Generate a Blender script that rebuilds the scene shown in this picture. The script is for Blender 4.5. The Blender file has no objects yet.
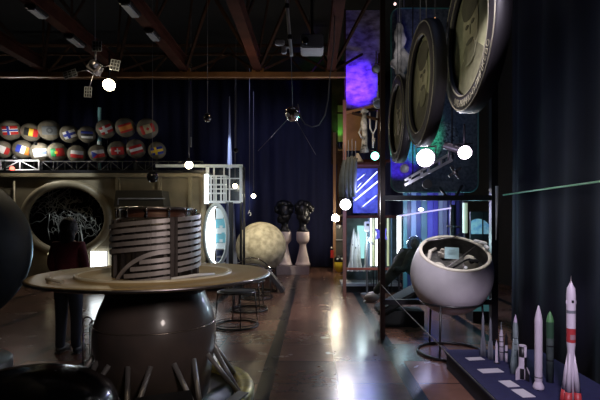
import bpy, bmesh, math, random
from mathutils import Vector, Matrix, noise
random.seed(7)
C = bpy.context.scene.collection
PI = math.pi
F = 450.0; VX = 313.0; VY = 222.0; H = 1.6
def P(px, py, Y): return Vector(((px-VX)*Y/F, Y, H-(py-VY)*Y/F))
def R(d): return math.radians(d)

# ------------------------------------------------------------------ materials
MATS = {}
def mat(name, col, rough=.5, metal=0, emit=None, es=0, var=0, scale=8, col2=None, bump=0, alpha=1, trans=0, coat=0, stretch=None):
    if name in MATS: return MATS[name]
    m = bpy.data.materials.new(name); m.use_nodes = True
    nt = m.node_tree; b = nt.nodes['Principled BSDF']
    b.inputs['Base Color'].default_value = (*col, 1)
    b.inputs['Roughness'].default_value = rough
    b.inputs['Metallic'].default_value = metal
    b.inputs['Alpha'].default_value = alpha
    b.inputs['Transmission Weight'].default_value = trans
    b.inputs['Coat Weight'].default_value = coat
    if emit:
        b.inputs['Emission Color'].default_value = (*emit, 1); b.inputs['Emission Strength'].default_value = es
    if col2 is None and var:
        col2 = tuple(max(0, c*(1-var)) for c in col)
    if col2 is not None or bump:
        tc = nt.nodes.new('ShaderNodeTexCoord'); n = nt.nodes.new('ShaderNodeTexNoise')
        n.inputs['Scale'].default_value = scale; n.inputs['Detail'].default_value = 6
        if stretch:
            mp = nt.nodes.new('ShaderNodeMapping'); mp.inputs['Scale'].default_value = stretch
            nt.links.new(tc.outputs['Object'], mp.inputs['Vector']); nt.links.new(mp.outputs['Vector'], n.inputs['Vector'])
        else: nt.links.new(tc.outputs['Object'], n.inputs['Vector'])
        if col2 is not None:
            r = nt.nodes.new('ShaderNodeValToRGB')
            r.color_ramp.elements[0].position = .35; r.color_ramp.elements[1].position = .65
            r.color_ramp.elements[0].color = (*col2, 1); r.color_ramp.elements[1].color = (*col, 1)
            nt.links.new(n.outputs['Fac'], r.inputs['Fac']); nt.links.new(r.outputs['Color'], b.inputs['Base Color'])
        if bump:
            bp = nt.nodes.new('ShaderNodeBump'); bp.inputs['Strength'].default_value = bump; bp.inputs['Distance'].default_value = .02
            nt.links.new(n.outputs['Fac'], bp.inputs['Height']); nt.links.new(bp.outputs['Normal'], b.inputs['Normal'])
    MATS[name] = m
    return m
def glow(name, col, s): return mat(name, (.02, .02, .02), .4, emit=col, es=s)

# ------------------------------------------------------------------ mesh builder
class MB:
    def __init__(s): s.v = []; s.f = []; s.m = []; s.sm = []
    def add(s, vs, fs, mi=0, smooth=False, M=None):
        b = len(s.v)
        s.v += [(M @ Vector(v)) if M else Vector(v) for v in vs]
        for f in fs:
            s.f.append([b+i for i in f]); s.m.append(mi); s.sm.append(smooth)
        return s
    def box(s, c, d, M=None, mi=0, bev=0):
        x, y, z = d[0]/2, d[1]/2, d[2]/2
        T = Matrix.Translation(c)
        if M: T = T @ M
        if bev:
            bm = bmesh.new(); bmesh.ops.create_cube(bm, size=1)
            bmesh.ops.scale(bm, vec=d, verts=bm.verts)
            bmesh.ops.bevel(bm, geom=bm.edges[:], offset=bev, segments=2, affect='EDGES')
            bm.verts.index_update()
            s.add([v.co.copy() for v in bm.verts], [[v.index for v in f.verts] for f in bm.faces], mi, False, T); bm.free(); return s
        vs = [(a*x, b*y, c_*z) for a in (-1, 1) for b in (-1, 1) for c_ in (-1, 1)]
        fs = [(0,1,3,2),(4,6,7,5),(0,4,5,1),(2,3,7,6),(0,2,6,4),(1,5,7,3)]
        return s.add(vs, fs, mi, False, T)
    def bar(s, a, b, w, h=None, mi=0):
        a = Vector(a); b = Vector(b); d = b-a; h = h or w
        q = d.to_track_quat('Y', 'Z').to_matrix().to_4x4()
        return s.box((a+b)/2, (w, d.length, h), q, mi)
    def tube(s, pts, r, n=8, mi=0, closed=False, cap=True):
        pts = [Vector(p) for p in pts]; k = len(pts)
        rr = r if isinstance(r, (list, tuple)) else [r]*k
        up = None; vs = []; 
        for i in range(k):
            if closed: t = pts[(i+1) % k]-pts[i-1]
            else: t = pts[min(i+1, k-1)]-pts[max(i-1, 0)]
            t.normalize()
            if up is None:
                up = Vector((0, 0, 1)) if abs(t.z) < .9 else Vector((1, 0, 0))
            up = (up - t*up.dot(t))
            if up.length < 1e-4: up = t.orthogonal()
            up.normalize(); w = t.cross(up)
            for j in range(n):
                a = 2*PI*j/n
                vs.append(pts[i]+(up*math.cos(a)+w*math.sin(a))*rr[i])
        fs = []
        for i in range(k if closed else k-1):
            i2 = (i+1) % k
            for j in range(n):
                j2 = (j+1) % n
                fs.append((i*n+j, i*n+j2, i2*n+j2, i2*n+j))
        s.add(vs, fs, mi, True)
        if not closed and cap:
            b = len(s.v)-k*n
            s.f.append([b+j for j in range(n)][::-1]); s.m.append(mi); s.sm.append(False)
            s.f.append([b+(k-1)*n+j for j in range(n)]); s.m.append(mi); s.sm.append(False)
        return s
    def lathe(s, prof, c=(0,0,0), n=32, M=None, mi=0, smooth=True, a0=0, a1=2*PI, mif=None):
        full = abs(a1-a0-2*PI) < 1e-6; k = n if full else n+1
        T = Matrix.Translation(c)
        if M: T = T @ M
        vs = []; fs = []
        for (r, z) in prof:
            for j in range(k):
                a = a0+(a1-a0)*j/n
                vs.append((max(r, 1e-4)*math.cos(a), max(r, 1e-4)*math.sin(a), z))
        b = len(s.v)
        s.v += [T @ Vector(v) for v in vs]
        for i in range(len(prof)-1):
            for j in range(n if full else k-1):
                j2 = (j+1) % k
                s.f.append([b+i*k+j, b+i*k+j2, b+(i+1)*k+j2, b+(i+1)*k+j])
                s.m.append(mif(i, j) if mif else mi); s.sm.append(smooth)
        return s
    def sphere(s, c, r, n=24, m=12, sc=(1,1,1), mi=0, M=None):
        S = Matrix.Diagonal((*sc, 1)); T = (M or Matrix()) @ S
        return s.lathe([(r*math.sin(PI*i/m), -r*math.cos(PI*i/m)) for i in range(m+1)], c, n, T, mi)
    def cyl(s, a, b, r, r2=None, n=20, mi=0):
        r2 = r if r2 is None else r2
        a = Vector(a); b = Vector(b); d = b-a; L = d.length
        q = d.to_track_quat('Z', 'Y').to_matrix().to_4x4()
        s.lathe([(0,0),(r,0)], a, n, q, mi, False); s.lathe([(r,0),(r2,L)], a, n, q, mi, True); return s.lathe([(r2,L),(0,L)], a, n, q, mi, False)
    def prism(s, poly, t, M=None, mi=0):
        n = len(poly)
        vs = [(p[0], -t/2, p[1]) for p in poly]+[(p[0], t/2, p[1]) for p in poly]
        fs = [list(range(n)), list(range(2*n-1, n-1, -1))]+[(i, i+n, (i+1) % n+n, (i+1) % n) for i in range(n)]
        return s.add(vs, fs, mi, False, M)
    def disp(s, amp, sc, seed=0, frm=0):
        for i in range(frm, len(s.v)):
            p = s.v[i]*sc+Vector((seed, seed*2, 0)); s.v[i] = s.v[i]+noise.noise_vector(p)*amp
        return s
    def build(s, name, mats, parent=None):
        if not isinstance(mats, (list, tuple)): mats = [mats]
        off = Vector((0,0,0)); q = parent
        while q is not None: off += q.location; q = q.parent
        me = bpy.data.meshes.new(name)
        me.from_pydata([tuple(v-off) for v in s.v], [], s.f)
        for m in mats: me.materials.append(m)
        me.polygons.foreach_set('material_index', s.m); me.polygons.foreach_set('use_smooth', s.sm)
        me.update(); me.validate()
        if 'Sm' != '': 
            bm = bmesh.new(); bm.from_mesh(me); bmesh.ops.recalc_face_normals(bm, faces=bm.faces); bm.to_mesh(me); bm.free()
        o = bpy.data.objects.new(name, me); C.objects.link(o)
        if parent: o.parent = parent
        return o
def arc(c, r, a0, a1, n, ax='xz', ry=None):
    ry = ry or r; out = []
    for i in range(n+1):
        a = a0+(a1-a0)*i/n; u = r*math.cos(a); w = ry*math.sin(a)
        out.append(Vector(c)+(Vector((u,0,w)) if ax == 'xz' else Vector((u,w,0)) if ax == 'xy' else Vector((0,u,w))))
    return out
def ring(c, r, n=32, ax='xy', ry=None): return arc(c, r, 0, 2*PI*(n-1)/n, n-1, ax, ry)

def tag(o, label=None, cat=None, group=None, kind=None):
    if label: o['label'] = label
    if cat: o['category'] = cat
    if group: o['group'] = group
    if kind: o['kind'] = kind
    return o
def thing(name, loc, label, cat, group=None):
    o = bpy.data.objects.new(name, None); o.empty_display_size = .1; C.objects.link(o); o.location = loc
    return tag(o, label, cat, group)
def part(name, mb, m, root, label=None):
    o = mb.build(name, m, root)
    if label: o['label'] = label
    return o
def struct(name, mb, m): return tag(mb.build(name, m), kind='structure')
def copy_tree(o, parent=None):
    c = o.copy(); C.objects.link(c)
    if parent: c.parent = parent
    for ch in list(o.children): copy_tree(ch, c)
    return c
def light(kind, loc, e, col=(1,1,1), r=.05, aim=None, ang=60, blend=.5, parent=None, spec=1.0):  # without a parent: an added light with no fixture
    d = bpy.data.lights.new('lamp_or_added_light', kind); d.energy = e; d.color = col
    if kind == 'AREA': d.size = r; d.shape = 'DISK'
    else: d.shadow_soft_size = r
    if kind == 'SPOT': d.spot_size = R(ang); d.spot_blend = blend
    d.specular_factor = spec
    o = bpy.data.objects.new('lamp_or_added_light', d); C.objects.link(o)
    loc = Vector(loc)
    if aim is not None: o.rotation_euler = (Vector(aim)-loc).to_track_quat('-Z', 'Y').to_euler()
    if parent:
        o.parent = parent; o.location = loc-parent.location
    else: o.location = loc
    return o

# ------------------------------------------------------------------ palette
navy = mat('navy_velvet', (.020,.024,.085), .85, var=.25, scale=3, stretch=(3,3,.3))
navy2 = mat('dark_navy_cloth', (.006,.009,.026), .95, var=.3, scale=3, stretch=(3,3,.3))
blackpaint = mat('black_paint', (.010,.010,.012), .5)
blackwall = mat('black_wall', (.008,.008,.010), .8, var=.3)
steel_brown = mat('brown_painted_steel', (.065,.034,.02), .9, var=.4, scale=6)
steel_red = mat('rust_red_steel', (.060,.020,.013), .9, var=.4, scale=5)
steel_ochre = mat('ochre_steel', (.32,.16,.06), .5, var=.35, scale=4)
steel_dark = mat('dark_steel', (.025,.024,.028), .4, .4, var=.3)
chrome = mat('polished_metal', (.75,.75,.78), .12, 1)
brushed = mat('brushed_metal', (.40,.36,.38), .34, 1, var=.25, scale=20)
whitep = mat('white_paint', (.72,.72,.74), .45, var=.08, scale=5)
greyp = mat('grey_paint', (.30,.31,.34), .5, var=.15)
wire = mat('black_wire', (.012,.012,.013), .35)
cable = mat('grey_cable', (.16,.16,.18), .6)
tan = mat('tan_panel', (.24,.20,.13), .6, var=.35, scale=2)
tan2 = mat('tan_trim', (.30,.25,.16), .5, var=.3, scale=3)
darkgap = mat('dark_recess', (.006,.006,.007), .9)
bulb_warm = glow('warm_bulb', (1,.86,.55), 30)
bulb_white = glow('white_bulb', (1,.97,.92), 40)
bulb_blue = glow('bluish_bulb', (.85,.88,1), 30)
red_p = mat('red_paint', (.45,.03,.025), .45, var=.2)
blue_p = mat('blue_paint', (.02,.05,.30), .5)

for m_ in (steel_red, steel_brown): m_.node_tree.nodes['Principled BSDF'].inputs['Specular IOR Level'].default_value = .1
# ------------------------------------------------------------------ setting
def floor_mat():
    m = bpy.data.materials.new('polished_floor_tiles'); m.use_nodes = True; nt = m.node_tree; N = nt.nodes; L = nt.links
    b = N['Principled BSDF']; tc = N.new('ShaderNodeTexCoord'); sp = N.new('ShaderNodeSeparateXYZ'); L.new(tc.outputs['Object'], sp.inputs[0])
    def M(op, a, c=None, d=None):
        n = N.new('ShaderNodeMath'); n.operation = op
        for i, x in enumerate((a, c, d)):
            if x is None: continue
            if isinstance(x, (int, float)): n.inputs[i].default_value = x
            else: L.new(x, n.inputs[i])
        return n.outputs[0]
    T = .72
    xs = M('DIVIDE', M('ADD', sp.outputs['X'], 20.63), T)    # a seam at x = .25
    ys = M('DIVIDE', M('ADD', sp.outputs['Y'], 20.02), T)
    def seam(v, w):   # 1 on a line of half width w
        f = M('FRACT', M('ADD', v, .5)); return M('LESS_THAN', M('ABSOLUTE', M('SUBTRACT', f, .5)), w)
    line = M('MAXIMUM', seam(xs, .011), seam(ys, .011))
    band = seam(M('DIVIDE', M('ADD', sp.outputs['X'], 29.27), 2*T), .05)
    comb = N.new('ShaderNodeCombineXYZ'); L.new(M('FLOOR', xs), comb.inputs[0]); L.new(M('FLOOR', ys), comb.inputs[1])
    wn = N.new('ShaderNodeTexWhiteNoise'); wn.noise_dimensions = '2D'; L.new(comb.outputs[0], wn.inputs['Vector'])
    ns = N.new('ShaderNodeTexNoise'); ns.inputs['Scale'].default_value = 9; ns.inputs['Detail'].default_value = 8; L.new(tc.outputs['Object'], ns.inputs['Vector'])
    mixf = M('ADD', M('MULTIPLY', wn.outputs['Value'], .55), M('MULTIPLY', ns.outputs['Fac'], .5))
    rp = N.new('ShaderNodeValToRGB'); rp.color_ramp.elements[0].color = (.065,.038,.030,1); rp.color_ramp.elements[1].color = (.27,.135,.090,1)
    L.new(mixf, rp.inputs['Fac'])
    m1 = N.new('ShaderNodeMix'); m1.data_type = 'RGBA'; L.new(band, m1.inputs['Factor']); L.new(rp.outputs['Color'], m1.inputs['A']); m1.inputs['B'].default_value = (.012,.014,.018,1)
    m2 = N.new('ShaderNodeMix'); m2.data_type = 'RGBA'; L.new(line, m2.inputs['Factor']); L.new(m1.outputs['Result'], m2.inputs['A']); m2.inputs['B'].default_value = (.008,.007,.007,1)
    L.new(m2.outputs['Result'], b.inputs['Base Color'])
    n2 = N.new('ShaderNodeTexNoise'); n2.inputs['Scale'].default_value = 2.5; n2.inputs['Detail'].default_value = 5; L.new(tc.outputs['Object'], n2.inputs['Vector'])
    L.new(M('ADD', M('MULTIPLY', n2.outputs['Fac'], .16), .17), b.inputs['Roughness'])
    n3 = N.new('ShaderNodeTexNoise'); n3.inputs['Scale'].default_value = 1.6; L.new(tc.outputs['Object'], n3.inputs['Vector'])
    bp = N.new('ShaderNodeBump'); bp.inputs['Strength'].default_value = .05; bp.inputs['Distance'].default_value = .03
    L.new(n3.outputs['Fac'], bp.inputs['Height'])
    L.new(bp.outputs['Normal'], b.inputs['Normal'])
    b.inputs['Specular IOR Level'].default_value = .75
    return m
struct('floor', MB().box((-2.5, 7.3, -.05), (15, 19.4, .1)), floor_mat())
struct('ceiling', MB().box((-2.5, 7.3, 7.05), (15, 19.4, .1)), blackwall)
struct('wall_back', MB().box((-2.5, 16.55, 3.5), (14.8, .1, 7)), blackwall)
struct('wall_left', MB().box((-9.95, 7.3, 3.5), (.1, 19.4, 7)), blackwall)
struct('wall_right', MB().box((4.95, 7.3, 3.5), (.1, 19.4, 7)), blackwall)
struct('wall_front', MB().box((-2.5, -2.35, 3.5), (14.8, .1, 7)), blackwall)

def curtain(name, a, b, z0, z1, folds, depth, m, label):
    a = Vector(a); b = Vector(b); d = b-a; n = Vector((-d.y, d.x)).normalized(); k = folds*8
    vs = []; fs = []
    for lev in range(7):
        z = z0+(z1-z0)*lev/6
        for i in range(k+1):
            t = i/k; w = depth*(math.sin(t*folds*2*PI+.6*math.sin(lev*.7+t*9))+.5*math.sin(t*folds*.7*2*PI+1.3))
            p = a+d*t+n*w; vs.append((p.x, p.y, z))
    for lev in range(6):
        for i in range(k):
            q = lev*(k+1)+i; fs.append((q, q+1, q+k+2, q+k+1))
    mb = MB().add(vs, fs, 0, True)
    # hem thickness
    o = mb.build(name, m); s = o.modifiers.new('cloth', 'SOLIDIFY'); s.thickness = .01
    return tag(o, label, 'curtain')
curtain('stage_curtain', (-9.3, 15.9), (4.2, 15.9), .02, 6.6, 30, .035, navy, 'deep blue curtain covering the far end wall behind the pedestals')
curtain('side_curtain', (2.66, 6.05), (2.66, -1.6), .02, 6.6, 14, .03, navy2, 'near black pleated curtain on the right behind the rocket models')

# ------------------------------------------------------------------ roof structure
def roof_truss():
    t = thing('roof_truss', (0, 9, 4.54), 'ochre and brown steel lattice truss crossing the dark ceiling', 'truss')
    z0 = 4.54; xs = [-8.3+1.46*i for i in range(7)]   # nodes
    xs = [-6.9, -5.4, -3.92, -2.56, -1.1, .36]
    part('bottom_chord', MB().box((-3.9, 9, z0), (9.1, .09, .10)), steel_ochre, t)
    part('rear_chord', MB().box((-3.9, 10, 5.33), (9.1, .05, .05)), steel_brown, t)
    part('front_chord', MB().box((-3.9, 8.1, 5.75), (9.1, .05, .05)), steel_brown, t)
    for i, x in enumerate(xs):
        for j, dx in enumerate((-.73, .73)):
            part('web_member', MB().bar((x, 9, z0+.06), (x+dx, 10, 5.33), .045), steel_brown, t)
            part('web_member', MB().bar((x, 9, z0+.06), (x+dx, 8.1, 5.75), .05), steel_brown, t)
        part('node_plate', MB().box((x, 9, z0+.07), (.22, .02, .14)), steel_ochre, t)
    return t
roof_truss()
t = thing('roof_truss', (0, 12.5, 5.2), 'faint dark lattice truss farther back above the flag globes', 'truss')
part('bottom_chord', MB().box((-3.9, 12.5, 5.6), (9.1, .07, .07)), steel_brown, t)
part('top_chord', MB().box((-3.9, 12.5, 6.5), (9.1, .07, .07)), steel_brown, t)
for i in range(12): part('web_member', MB().bar((-8.2+i*.73, 12.5, 5.6 if i % 2 else 6.5), (-8.2+(i+1)*.73, 12.5, 6.5 if i % 2 else 5.6), .045), steel_brown, t)
BX = [(-5.4, 'outermost left'), (-3.92, 'second from the left'), (-2.56, 'third from the left'), (-1.1, 'fourth, above the gridded white frame'), (.36, 'rightmost, ending above the brown pillar')]
for x, w in BX:
    t = thing('roof_beam', (x, 5, 4.66), 'rust red ceiling beam running away from the viewer, '+w, 'beam', 'lengthwise ceiling beams')
    part('flange', MB().box((x, 4.9, 4.63), (.17, 8.1, .025)), steel_red, t)
    part('flange', MB().box((x, 4.9, 4.84), (.17, 8.1, .025)), steel_red, t)
    part('beam_web', MB().box((x, 4.9, 4.735), (.03, 8.1, .19)), steel_red, t)
    for k in range(4):
        y = 2.2+1.7*k
        part('hanger', MB().bar((x, y, 4.85), (x+.5, y+.9, 6.9), .035), steel_brown, t)
        part('hanger', MB().bar((x, y+1.7, 4.85), (x+.5, y+.9, 6.9), .035), steel_brown, t)
# unlit strip lights under two beams
def strip_light(px, py, Y, L, label):
    c = P(px, py, Y); c.x = -3.92 if c.x < -3.2 else -2.56; c.z = 4.5675
    t = thing('strip_light', c, label, 'ceiling light', 'unlit strip lights under the ceiling beams')
    part('housing', MB().box(c+Vector((0,0,.025)), (.16, L, .05), bev=.01), steel_dark, t)
    part('diffuser', MB().box(c-Vector((0,0,.012)), (.11, L-.04, .024), bev=.006), mat('grey_diffuser', (.30,.32,.34), .5), t)  # diffuser in an even grey
strip_light(36, 13, 6.39, .32, 'pale unlit strip light under the left ceiling beam, nearer one')
strip_light(69, 42, 7.42, .42, 'pale unlit strip light under the left ceiling beam, above the hanging satellite')
strip_light(133, 10, 6.30, .42, 'pale unlit strip light under the middle beam at the picture top')
strip_light(153, 36, 7.18, .36, 'pale unlit strip light under the middle beam, the farther one')

# ------------------------------------------------------------------ spot fixtures
def spot(name, pos, aim, r, L, label, body, lens, e, col, ang=70, cat='spotlight', group=None, kind='SPOT', lr=None, yoke=True, up=None):
    pos = Vector(pos); d = (Vector(aim)-pos).normalized()
    q = d.to_track_quat('Z', 'Y').to_matrix().to_4x4()
    t = thing(name, pos, label, cat, group)
    part('housing', MB().lathe([(0,-L),(r*.55,-L),(r*.75,-L*.85),(r*.8,-L*.4),(r,-L*.15),(r*1.05,0),(r*.95,0),(r*.9,-.02)], pos, 24, q), body, t)
    part('lens', MB().lathe([(0,.012),(r*.5,.008),(r*.9,-.012)], pos, 24, q), lens, t)
    if yoke:
        side = q.to_3x3() @ Vector((1,0,0)); upv = Vector((0,0,1)); c = pos-d*L*.4
        h = up or .25
        part('yoke', MB().tube([c+side*r*.9, c+side*r*1.1+upv*r*1.2, c-side*r*1.1+upv*r*1.2, c-side*r*.9], .012, 6).tube([c+upv*r*1.2, c+upv*(r*1.2+h)], .014, 6), body, t)
    if e: light(kind, pos+d*.03, e, col, lr or r*.6, aim=pos+d*3, ang=ang, parent=t)
    return t
warm = (1, .84, .58)
p = P(109, 85, 7.9)
spot('stage_spotlight', p, (-.3, 0, 1.2), .11, .3, 'large round spotlight glaring warm white under the ceiling truss on the left', steel_dark, bulb_warm, 55, warm, 70, up=.45)

def hanging_lamp(px, py, Y, r, label, e, top=5.2, col=warm, m=None):
    c = P(px, py, Y)
    t = thing('hanging_lamp', c, label, 'lamp', None)
    part('bulb', MB().sphere(c, r, 20, 12), m or bulb_warm, t)
    part('lamp_cap', MB().cyl(c+Vector((0,0,r*.8)), c+Vector((0,0,r*.8+.09)), r*.6, r*.35), steel_dark, t)
    part('flex', MB().tube([c+Vector((0,0,r)), Vector((c.x, c.y, top))], .008, 5), cable, t)
    if e: light('POINT', c-Vector((0,.0,0)), e, col, r*1.02, parent=t)
    return t
hanging_lamp(189, 165, 10.2, .085, 'glowing warm lamp hanging before the tan mock-up wall', 17)
hanging_lamp(235, 186, 11.2, .055, 'small glowing lamp in front of the white gridded frame', 14)
hanging_lamp(253.5, 196, 12.4, .06, 'small warm lamp on a long flex left of the pedestals', 15)

# ------------------------------------------------------------------ hanging exhibits near the ceiling
# sputnik
c = P(292.5, 114, 6.5)
t = thing('sputnik_model', c, 'mirror polished satellite ball hanging with long swept antenna rods', 'satellite')
part('ball', MB().sphere(c, .11, 32, 18), chrome, t)
ball = t.children[0]
for (ex, ey, dy) in ((258, 151, -.3), (316, 155, .2)):
    e = P(ex, ey, 6.5+dy); a = c+(e-c).normalized()*.10
    part('antenna_rod', MB().tube([a, e], [.006, .003], 6), brushed, t)
part('antenna_mount', MB().sphere(c+Vector((-.06,-.08,-.03)), .03, 12, 8).sphere(c+Vector((.06,-.08,-.03)), .03, 12, 8), whitep, t)
part('suspension_cable', MB().tube([c+Vector((0,0,.11)), P(291, 56, 6.4), P(289, 20, 6.35), Vector((P(289, 20, 6.35).x, 6.35, 6.9))], .006, 5), cable, t)
tag(MB().tube([P(298,104,6.6), P(301,118,6.6), P(305,124,6.6), P(312,127,6.6), P(319,125,6.6), P(325,115,6.6), P(328,100,6.6), P(330,76,6.6), P(334,45,6.6), Vector((.32,6.6,4.85))], .009, 6).build('slack_cable', cable), 'slack grey cable looping beside the polished satellite ball', 'cable')
# vertical white tube with small fixture and projector
a = P(291.5, 56, 6.2); b = P(286, -6, 6.2)
t = thing('support_pole', a, 'pale slightly leaning pole dropping from the ceiling beside the grey box', 'pole')
part('tube', MB().tube([a, b, b+(b-a)*1.0], .022, 10), whitep, t)
for f in (.3,.8): part('clamp', MB().cyl(a+(b-a)*f-Vector((0,0,.03)), a+(b-a)*f+Vector((0,0,.03)), .035, n=12), steel_dark, t)
part('bracket', MB().box(a+Vector((-.16,-.03,.17)), (.13,.08,.07), bev=.015).box(a+Vector((-.10,-.03,.07)), (.07,.07,.10), bev=.012).bar(a+Vector((-.12,0,.12)), a+Vector((0,0,.12)), .02), whitep, t)
c = P(312, 45.5, 6.4)
t = thing('projector', c, 'grey box projector hung under the ceiling beside the pale pole', 'projector')
part('case', MB().box(c, (.32, .34, .19), bev=.015), greyp, t)
part('lens', MB().cyl(c+Vector((-.09,-.16,-.02)), c+Vector((-.09,-.24,-.02)), .045), steel_dark, t)
part('mount', MB().cyl(c+Vector((0,0,.09)), Vector((c.x, c.y, 6.95)), .02, n=10), steel_dark, t)
# hanging satellite with 4 panels
c = P(95, 68, 7.2)
t = thing('satellite_model', c, 'small hanging satellite with four gridded solar panels beside the ceiling spotlight', 'satellite')
part('satellite_body', MB().box(c, (.2,.18,.2), Matrix.Rotation(.6,4,'Y'), bev=.03).sphere(c+Vector((.03,-.1,.02)), .07).disp(.02, 12), brushed, t)
for (px, py, w, h, rot) in ((70,74,13,7,-.3), (97,46,9,10,0), (115,65,9,10,.2), (88,92,7,10,.05)):
    q = P(px, py, 7.15); s = 7.15/F; Mr = Matrix.Translation(q) @ Matrix.Rotation(rot, 4, 'Y')
    mb = MB()
    for i in range(4): mb.box(((i/3-.5)*w*s,0,0), (.008,.008,h*s), None)
    for i in range(4): mb.box((0,0,(i/3-.5)*h*s), (w*s,.008,.008), None)
    mb.box((0,.008,0), (w*s,.004,h*s), None, mi=1)
    for i in range(len(mb.v)): mb.v[i] = Mr @ mb.v[i]
    part('solar_panel', mb, [greyp, blackpaint], t)
    part('strut', MB().tube([c, q], .008, 6), brushed, t)
part('suspension_cable', MB().tube([c, Vector((c.x, c.y, 6.95))], .005, 5), cable, t)
def hang_ball(px, py, Y, r, m, label, name='hanging_ball', extra=True):
    c = P(px, py, Y); t = thing(name, c, label, 'ball')
    part('ball', MB().sphere(c, r, 24, 14), m, t)
    part('collar', MB().cyl(c+Vector((0,0,r*.9)), c+Vector((0,0,r*1.2)), r*.25, n=10), steel_dark, t)
    part('suspension_cable', MB().tube([c+Vector((0,0,r)), Vector((c.x, c.y, 6.95))], .004, 5), cable, t)
hang_ball(207.5, 118, 8, .075, mat('dark_chrome', (.25,.25,.27), .15, 1), 'small polished ball hanging left of the tall silver spire')
hang_ball(152.5, 177, 8.6, .11, mat('black_gloss', (.012,.012,.014), .15), 'black ball hanging in front of the tan mock-up wall')
hang_ball(236, 150.5, 9.5, .05, mat('smoky_metal', (.08,.08,.09), .2, .8), 'tiny dark ball hanging just right of the tall silver spire')
c = P(191, 142, 9); t = thing('hanging_rod', c, 'short pale vertical rod hanging between flag globes and silver spire', 'rod')
part('rod', MB().cyl(c-Vector((0,0,.1)), c+Vector((0,0,.1)), .016, n=10), greyp, t)
part('suspension_cable', MB().tube([c+Vector((0,0,.1)), Vector((c.x, c.y, 6.95))], .004, 5), cable, t)
c = P(249.5, 214, 12.0); t = thing('hanging_hook', c, 'small pale hook hanging on a thread above the moon globe', 'hook')
part('hook', MB().tube(arc(c, .04, -PI*.5, PI, 12), .01, 6).tube([c+Vector((-.04,0,0)), c+Vector((0,0,.1))], .01, 6), whitep, t)
part('suspension_cable', MB().tube([c+Vector((0,0,.1)), Vector((c.x, c.y, 6.95))], .006, 5), cable, t)

# ------------------------------------------------------------------ station mock-up wall on the left
YF = 11.0
def plate_with_hole(x0, x1, z0, z1, y, cx, cz, rx, rz, th, n=64):
    mb = MB(); inner = []; outer = []
    angs = [2*PI*i/n for i in range(n)]
    angs += [math.atan2((zz-cz), (xx-cx)) % (2*PI) for xx in (x0, x1) for zz in (z0, z1)]
    angs = sorted(set(round(a, 6) for a in angs)); k = len(angs)
    for a in angs:
        ca, sa = math.cos(a), math.sin(a)
        r = 1/math.sqrt((ca/rx)**2+(sa/rz)**2); inner.append((cx+r*ca, cz+r*sa))
        ts = []
        if ca > 1e-9: ts.append((x1-cx)/ca)
        if ca < -1e-9: ts.append((x0-cx)/ca)
        if sa > 1e-9: ts.append((z1-cz)/sa)
        if sa < -1e-9: ts.append((z0-cz)/sa)
        tt = min(ts); outer.append((cx+tt*ca, cz+tt*sa))
    vs = [(p[0], y, p[1]) for p in inner]+[(p[0], y, p[1]) for p in outer]+[(p[0], y+th, p[1]) for p in inner]+[(p[0], y+th, p[1]) for p in outer]
    fs = []
    for i in range(k):
        j = (i+1) % k
        fs += [(i, j, k+j, k+i), (2*k+j, 2*k+i, 3*k+i, 3*k+j), (i, 2*k+i, 2*k+j, j), (k+i, k+j, 3*k+j, 3*k+i)]
    return mb.add(vs, fs)
xL, xR = -8.4, P(204, 0, YF).x; ztop = P(0, 173, YF).z
cx, cz = P(67, 218.5, YF).x, P(67, 218.5, YF).z
t = thing('station_mockup', (cx, YF, 0), 'tan walled space station mock-up with a big oval ring opening', 'mock-up')
front = part('front_wall', plate_with_hole(xL, xR, 0, ztop, YF, cx, cz, 1.0, .80, .12), tan, t)
part('oval_ring', MB().tube(ring((cx, YF-.03, cz), 1.03, 64, 'xz', .84), .10, 12, closed=True), tan2, t)
part('recess', MB().box((cx, YF+1.5, 1.6), (3.2, .04, 3.0)).box((cx-1.6, YF+.8, 1.6), (.04, 1.4, 3)).box((cx+1.6, YF+.8, 1.6), (.04,1.4,3)), darkgap, t)
part('roof_deck', MB().box(((xL+xR)/2, YF+.9, ztop+.03), (xR-xL+.1, 1.95, .06)), steel_dark, t)
part('side_wall', MB().box((xR, YF+.9, ztop/2), (.06, 1.8, ztop)), tan, t)
for px in (118, 160, 190.5, 203):
    x = P(px, 0, YF).x; part('rib', MB().box((x, YF-.03, ztop/2), (.09, .07, ztop), bev=.012), tan2, t)
zz = P(0, 178, YF).z
part('cornice', MB().box(((xL+xR)/2, YF-.04, zz+.06), (xR-xL, .1, .10), bev=.015), tan2, t)
a = P(120, 191, YF-.3); b = P(165, 191, YF-.3)
part('hood', MB().prism([(a.x, a.z), (b.x, b.z), (b.x+.05, b.z-.38), (a.x-.05, a.z-.38)], .5, Matrix.Translation((0, YF-.28, 0))), mat('dark_hood', (.05,.045,.035), .6), t)
part('hood_rail', MB().tube([P(118,205,YF-.6), P(118,198.5,YF-.6), P(165,198.5,YF-.6)], .014, 6), greyp, t)
for xx in (cx-1.25, cx+1.32): part('conduit', MB().tube([(xx, YF-.06, .3), (xx, YF-.06, ztop-.2)], .025, 6), tan2, t)
lit = glow('lit_window', (.88,.96,1), 9)
a = P(100, 260, YF)
part('lit_window', MB().box((a.x, YF-.05, a.z), (.40, .04, .42)), lit, t, 'square glowing white window')
part('window_frame', MB().tube([(a.x-.21, YF-.07, a.z-.22), (a.x+.21, YF-.07, a.z-.22), (a.x+.21, YF-.07, a.z+.22), (a.x-.21, YF-.07, a.z+.22)], .018, 6, closed=True), tan2, t)
a = P(48, 254, YF-.2); part('marker_lamp', MB().box((a.x, YF-.09, a.z), (.13,.05,.09), bev=.02), glow('warm_marker', (1,.85,.55), 2.5), t)
a = P(47, 260, YF-.2); part('marker_lamp', MB().box((a.x, YF-.09, a.z), (.10,.05,.05), bev=.02), glow('warm_marker', (1,.85,.55), 2.5), t)
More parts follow.
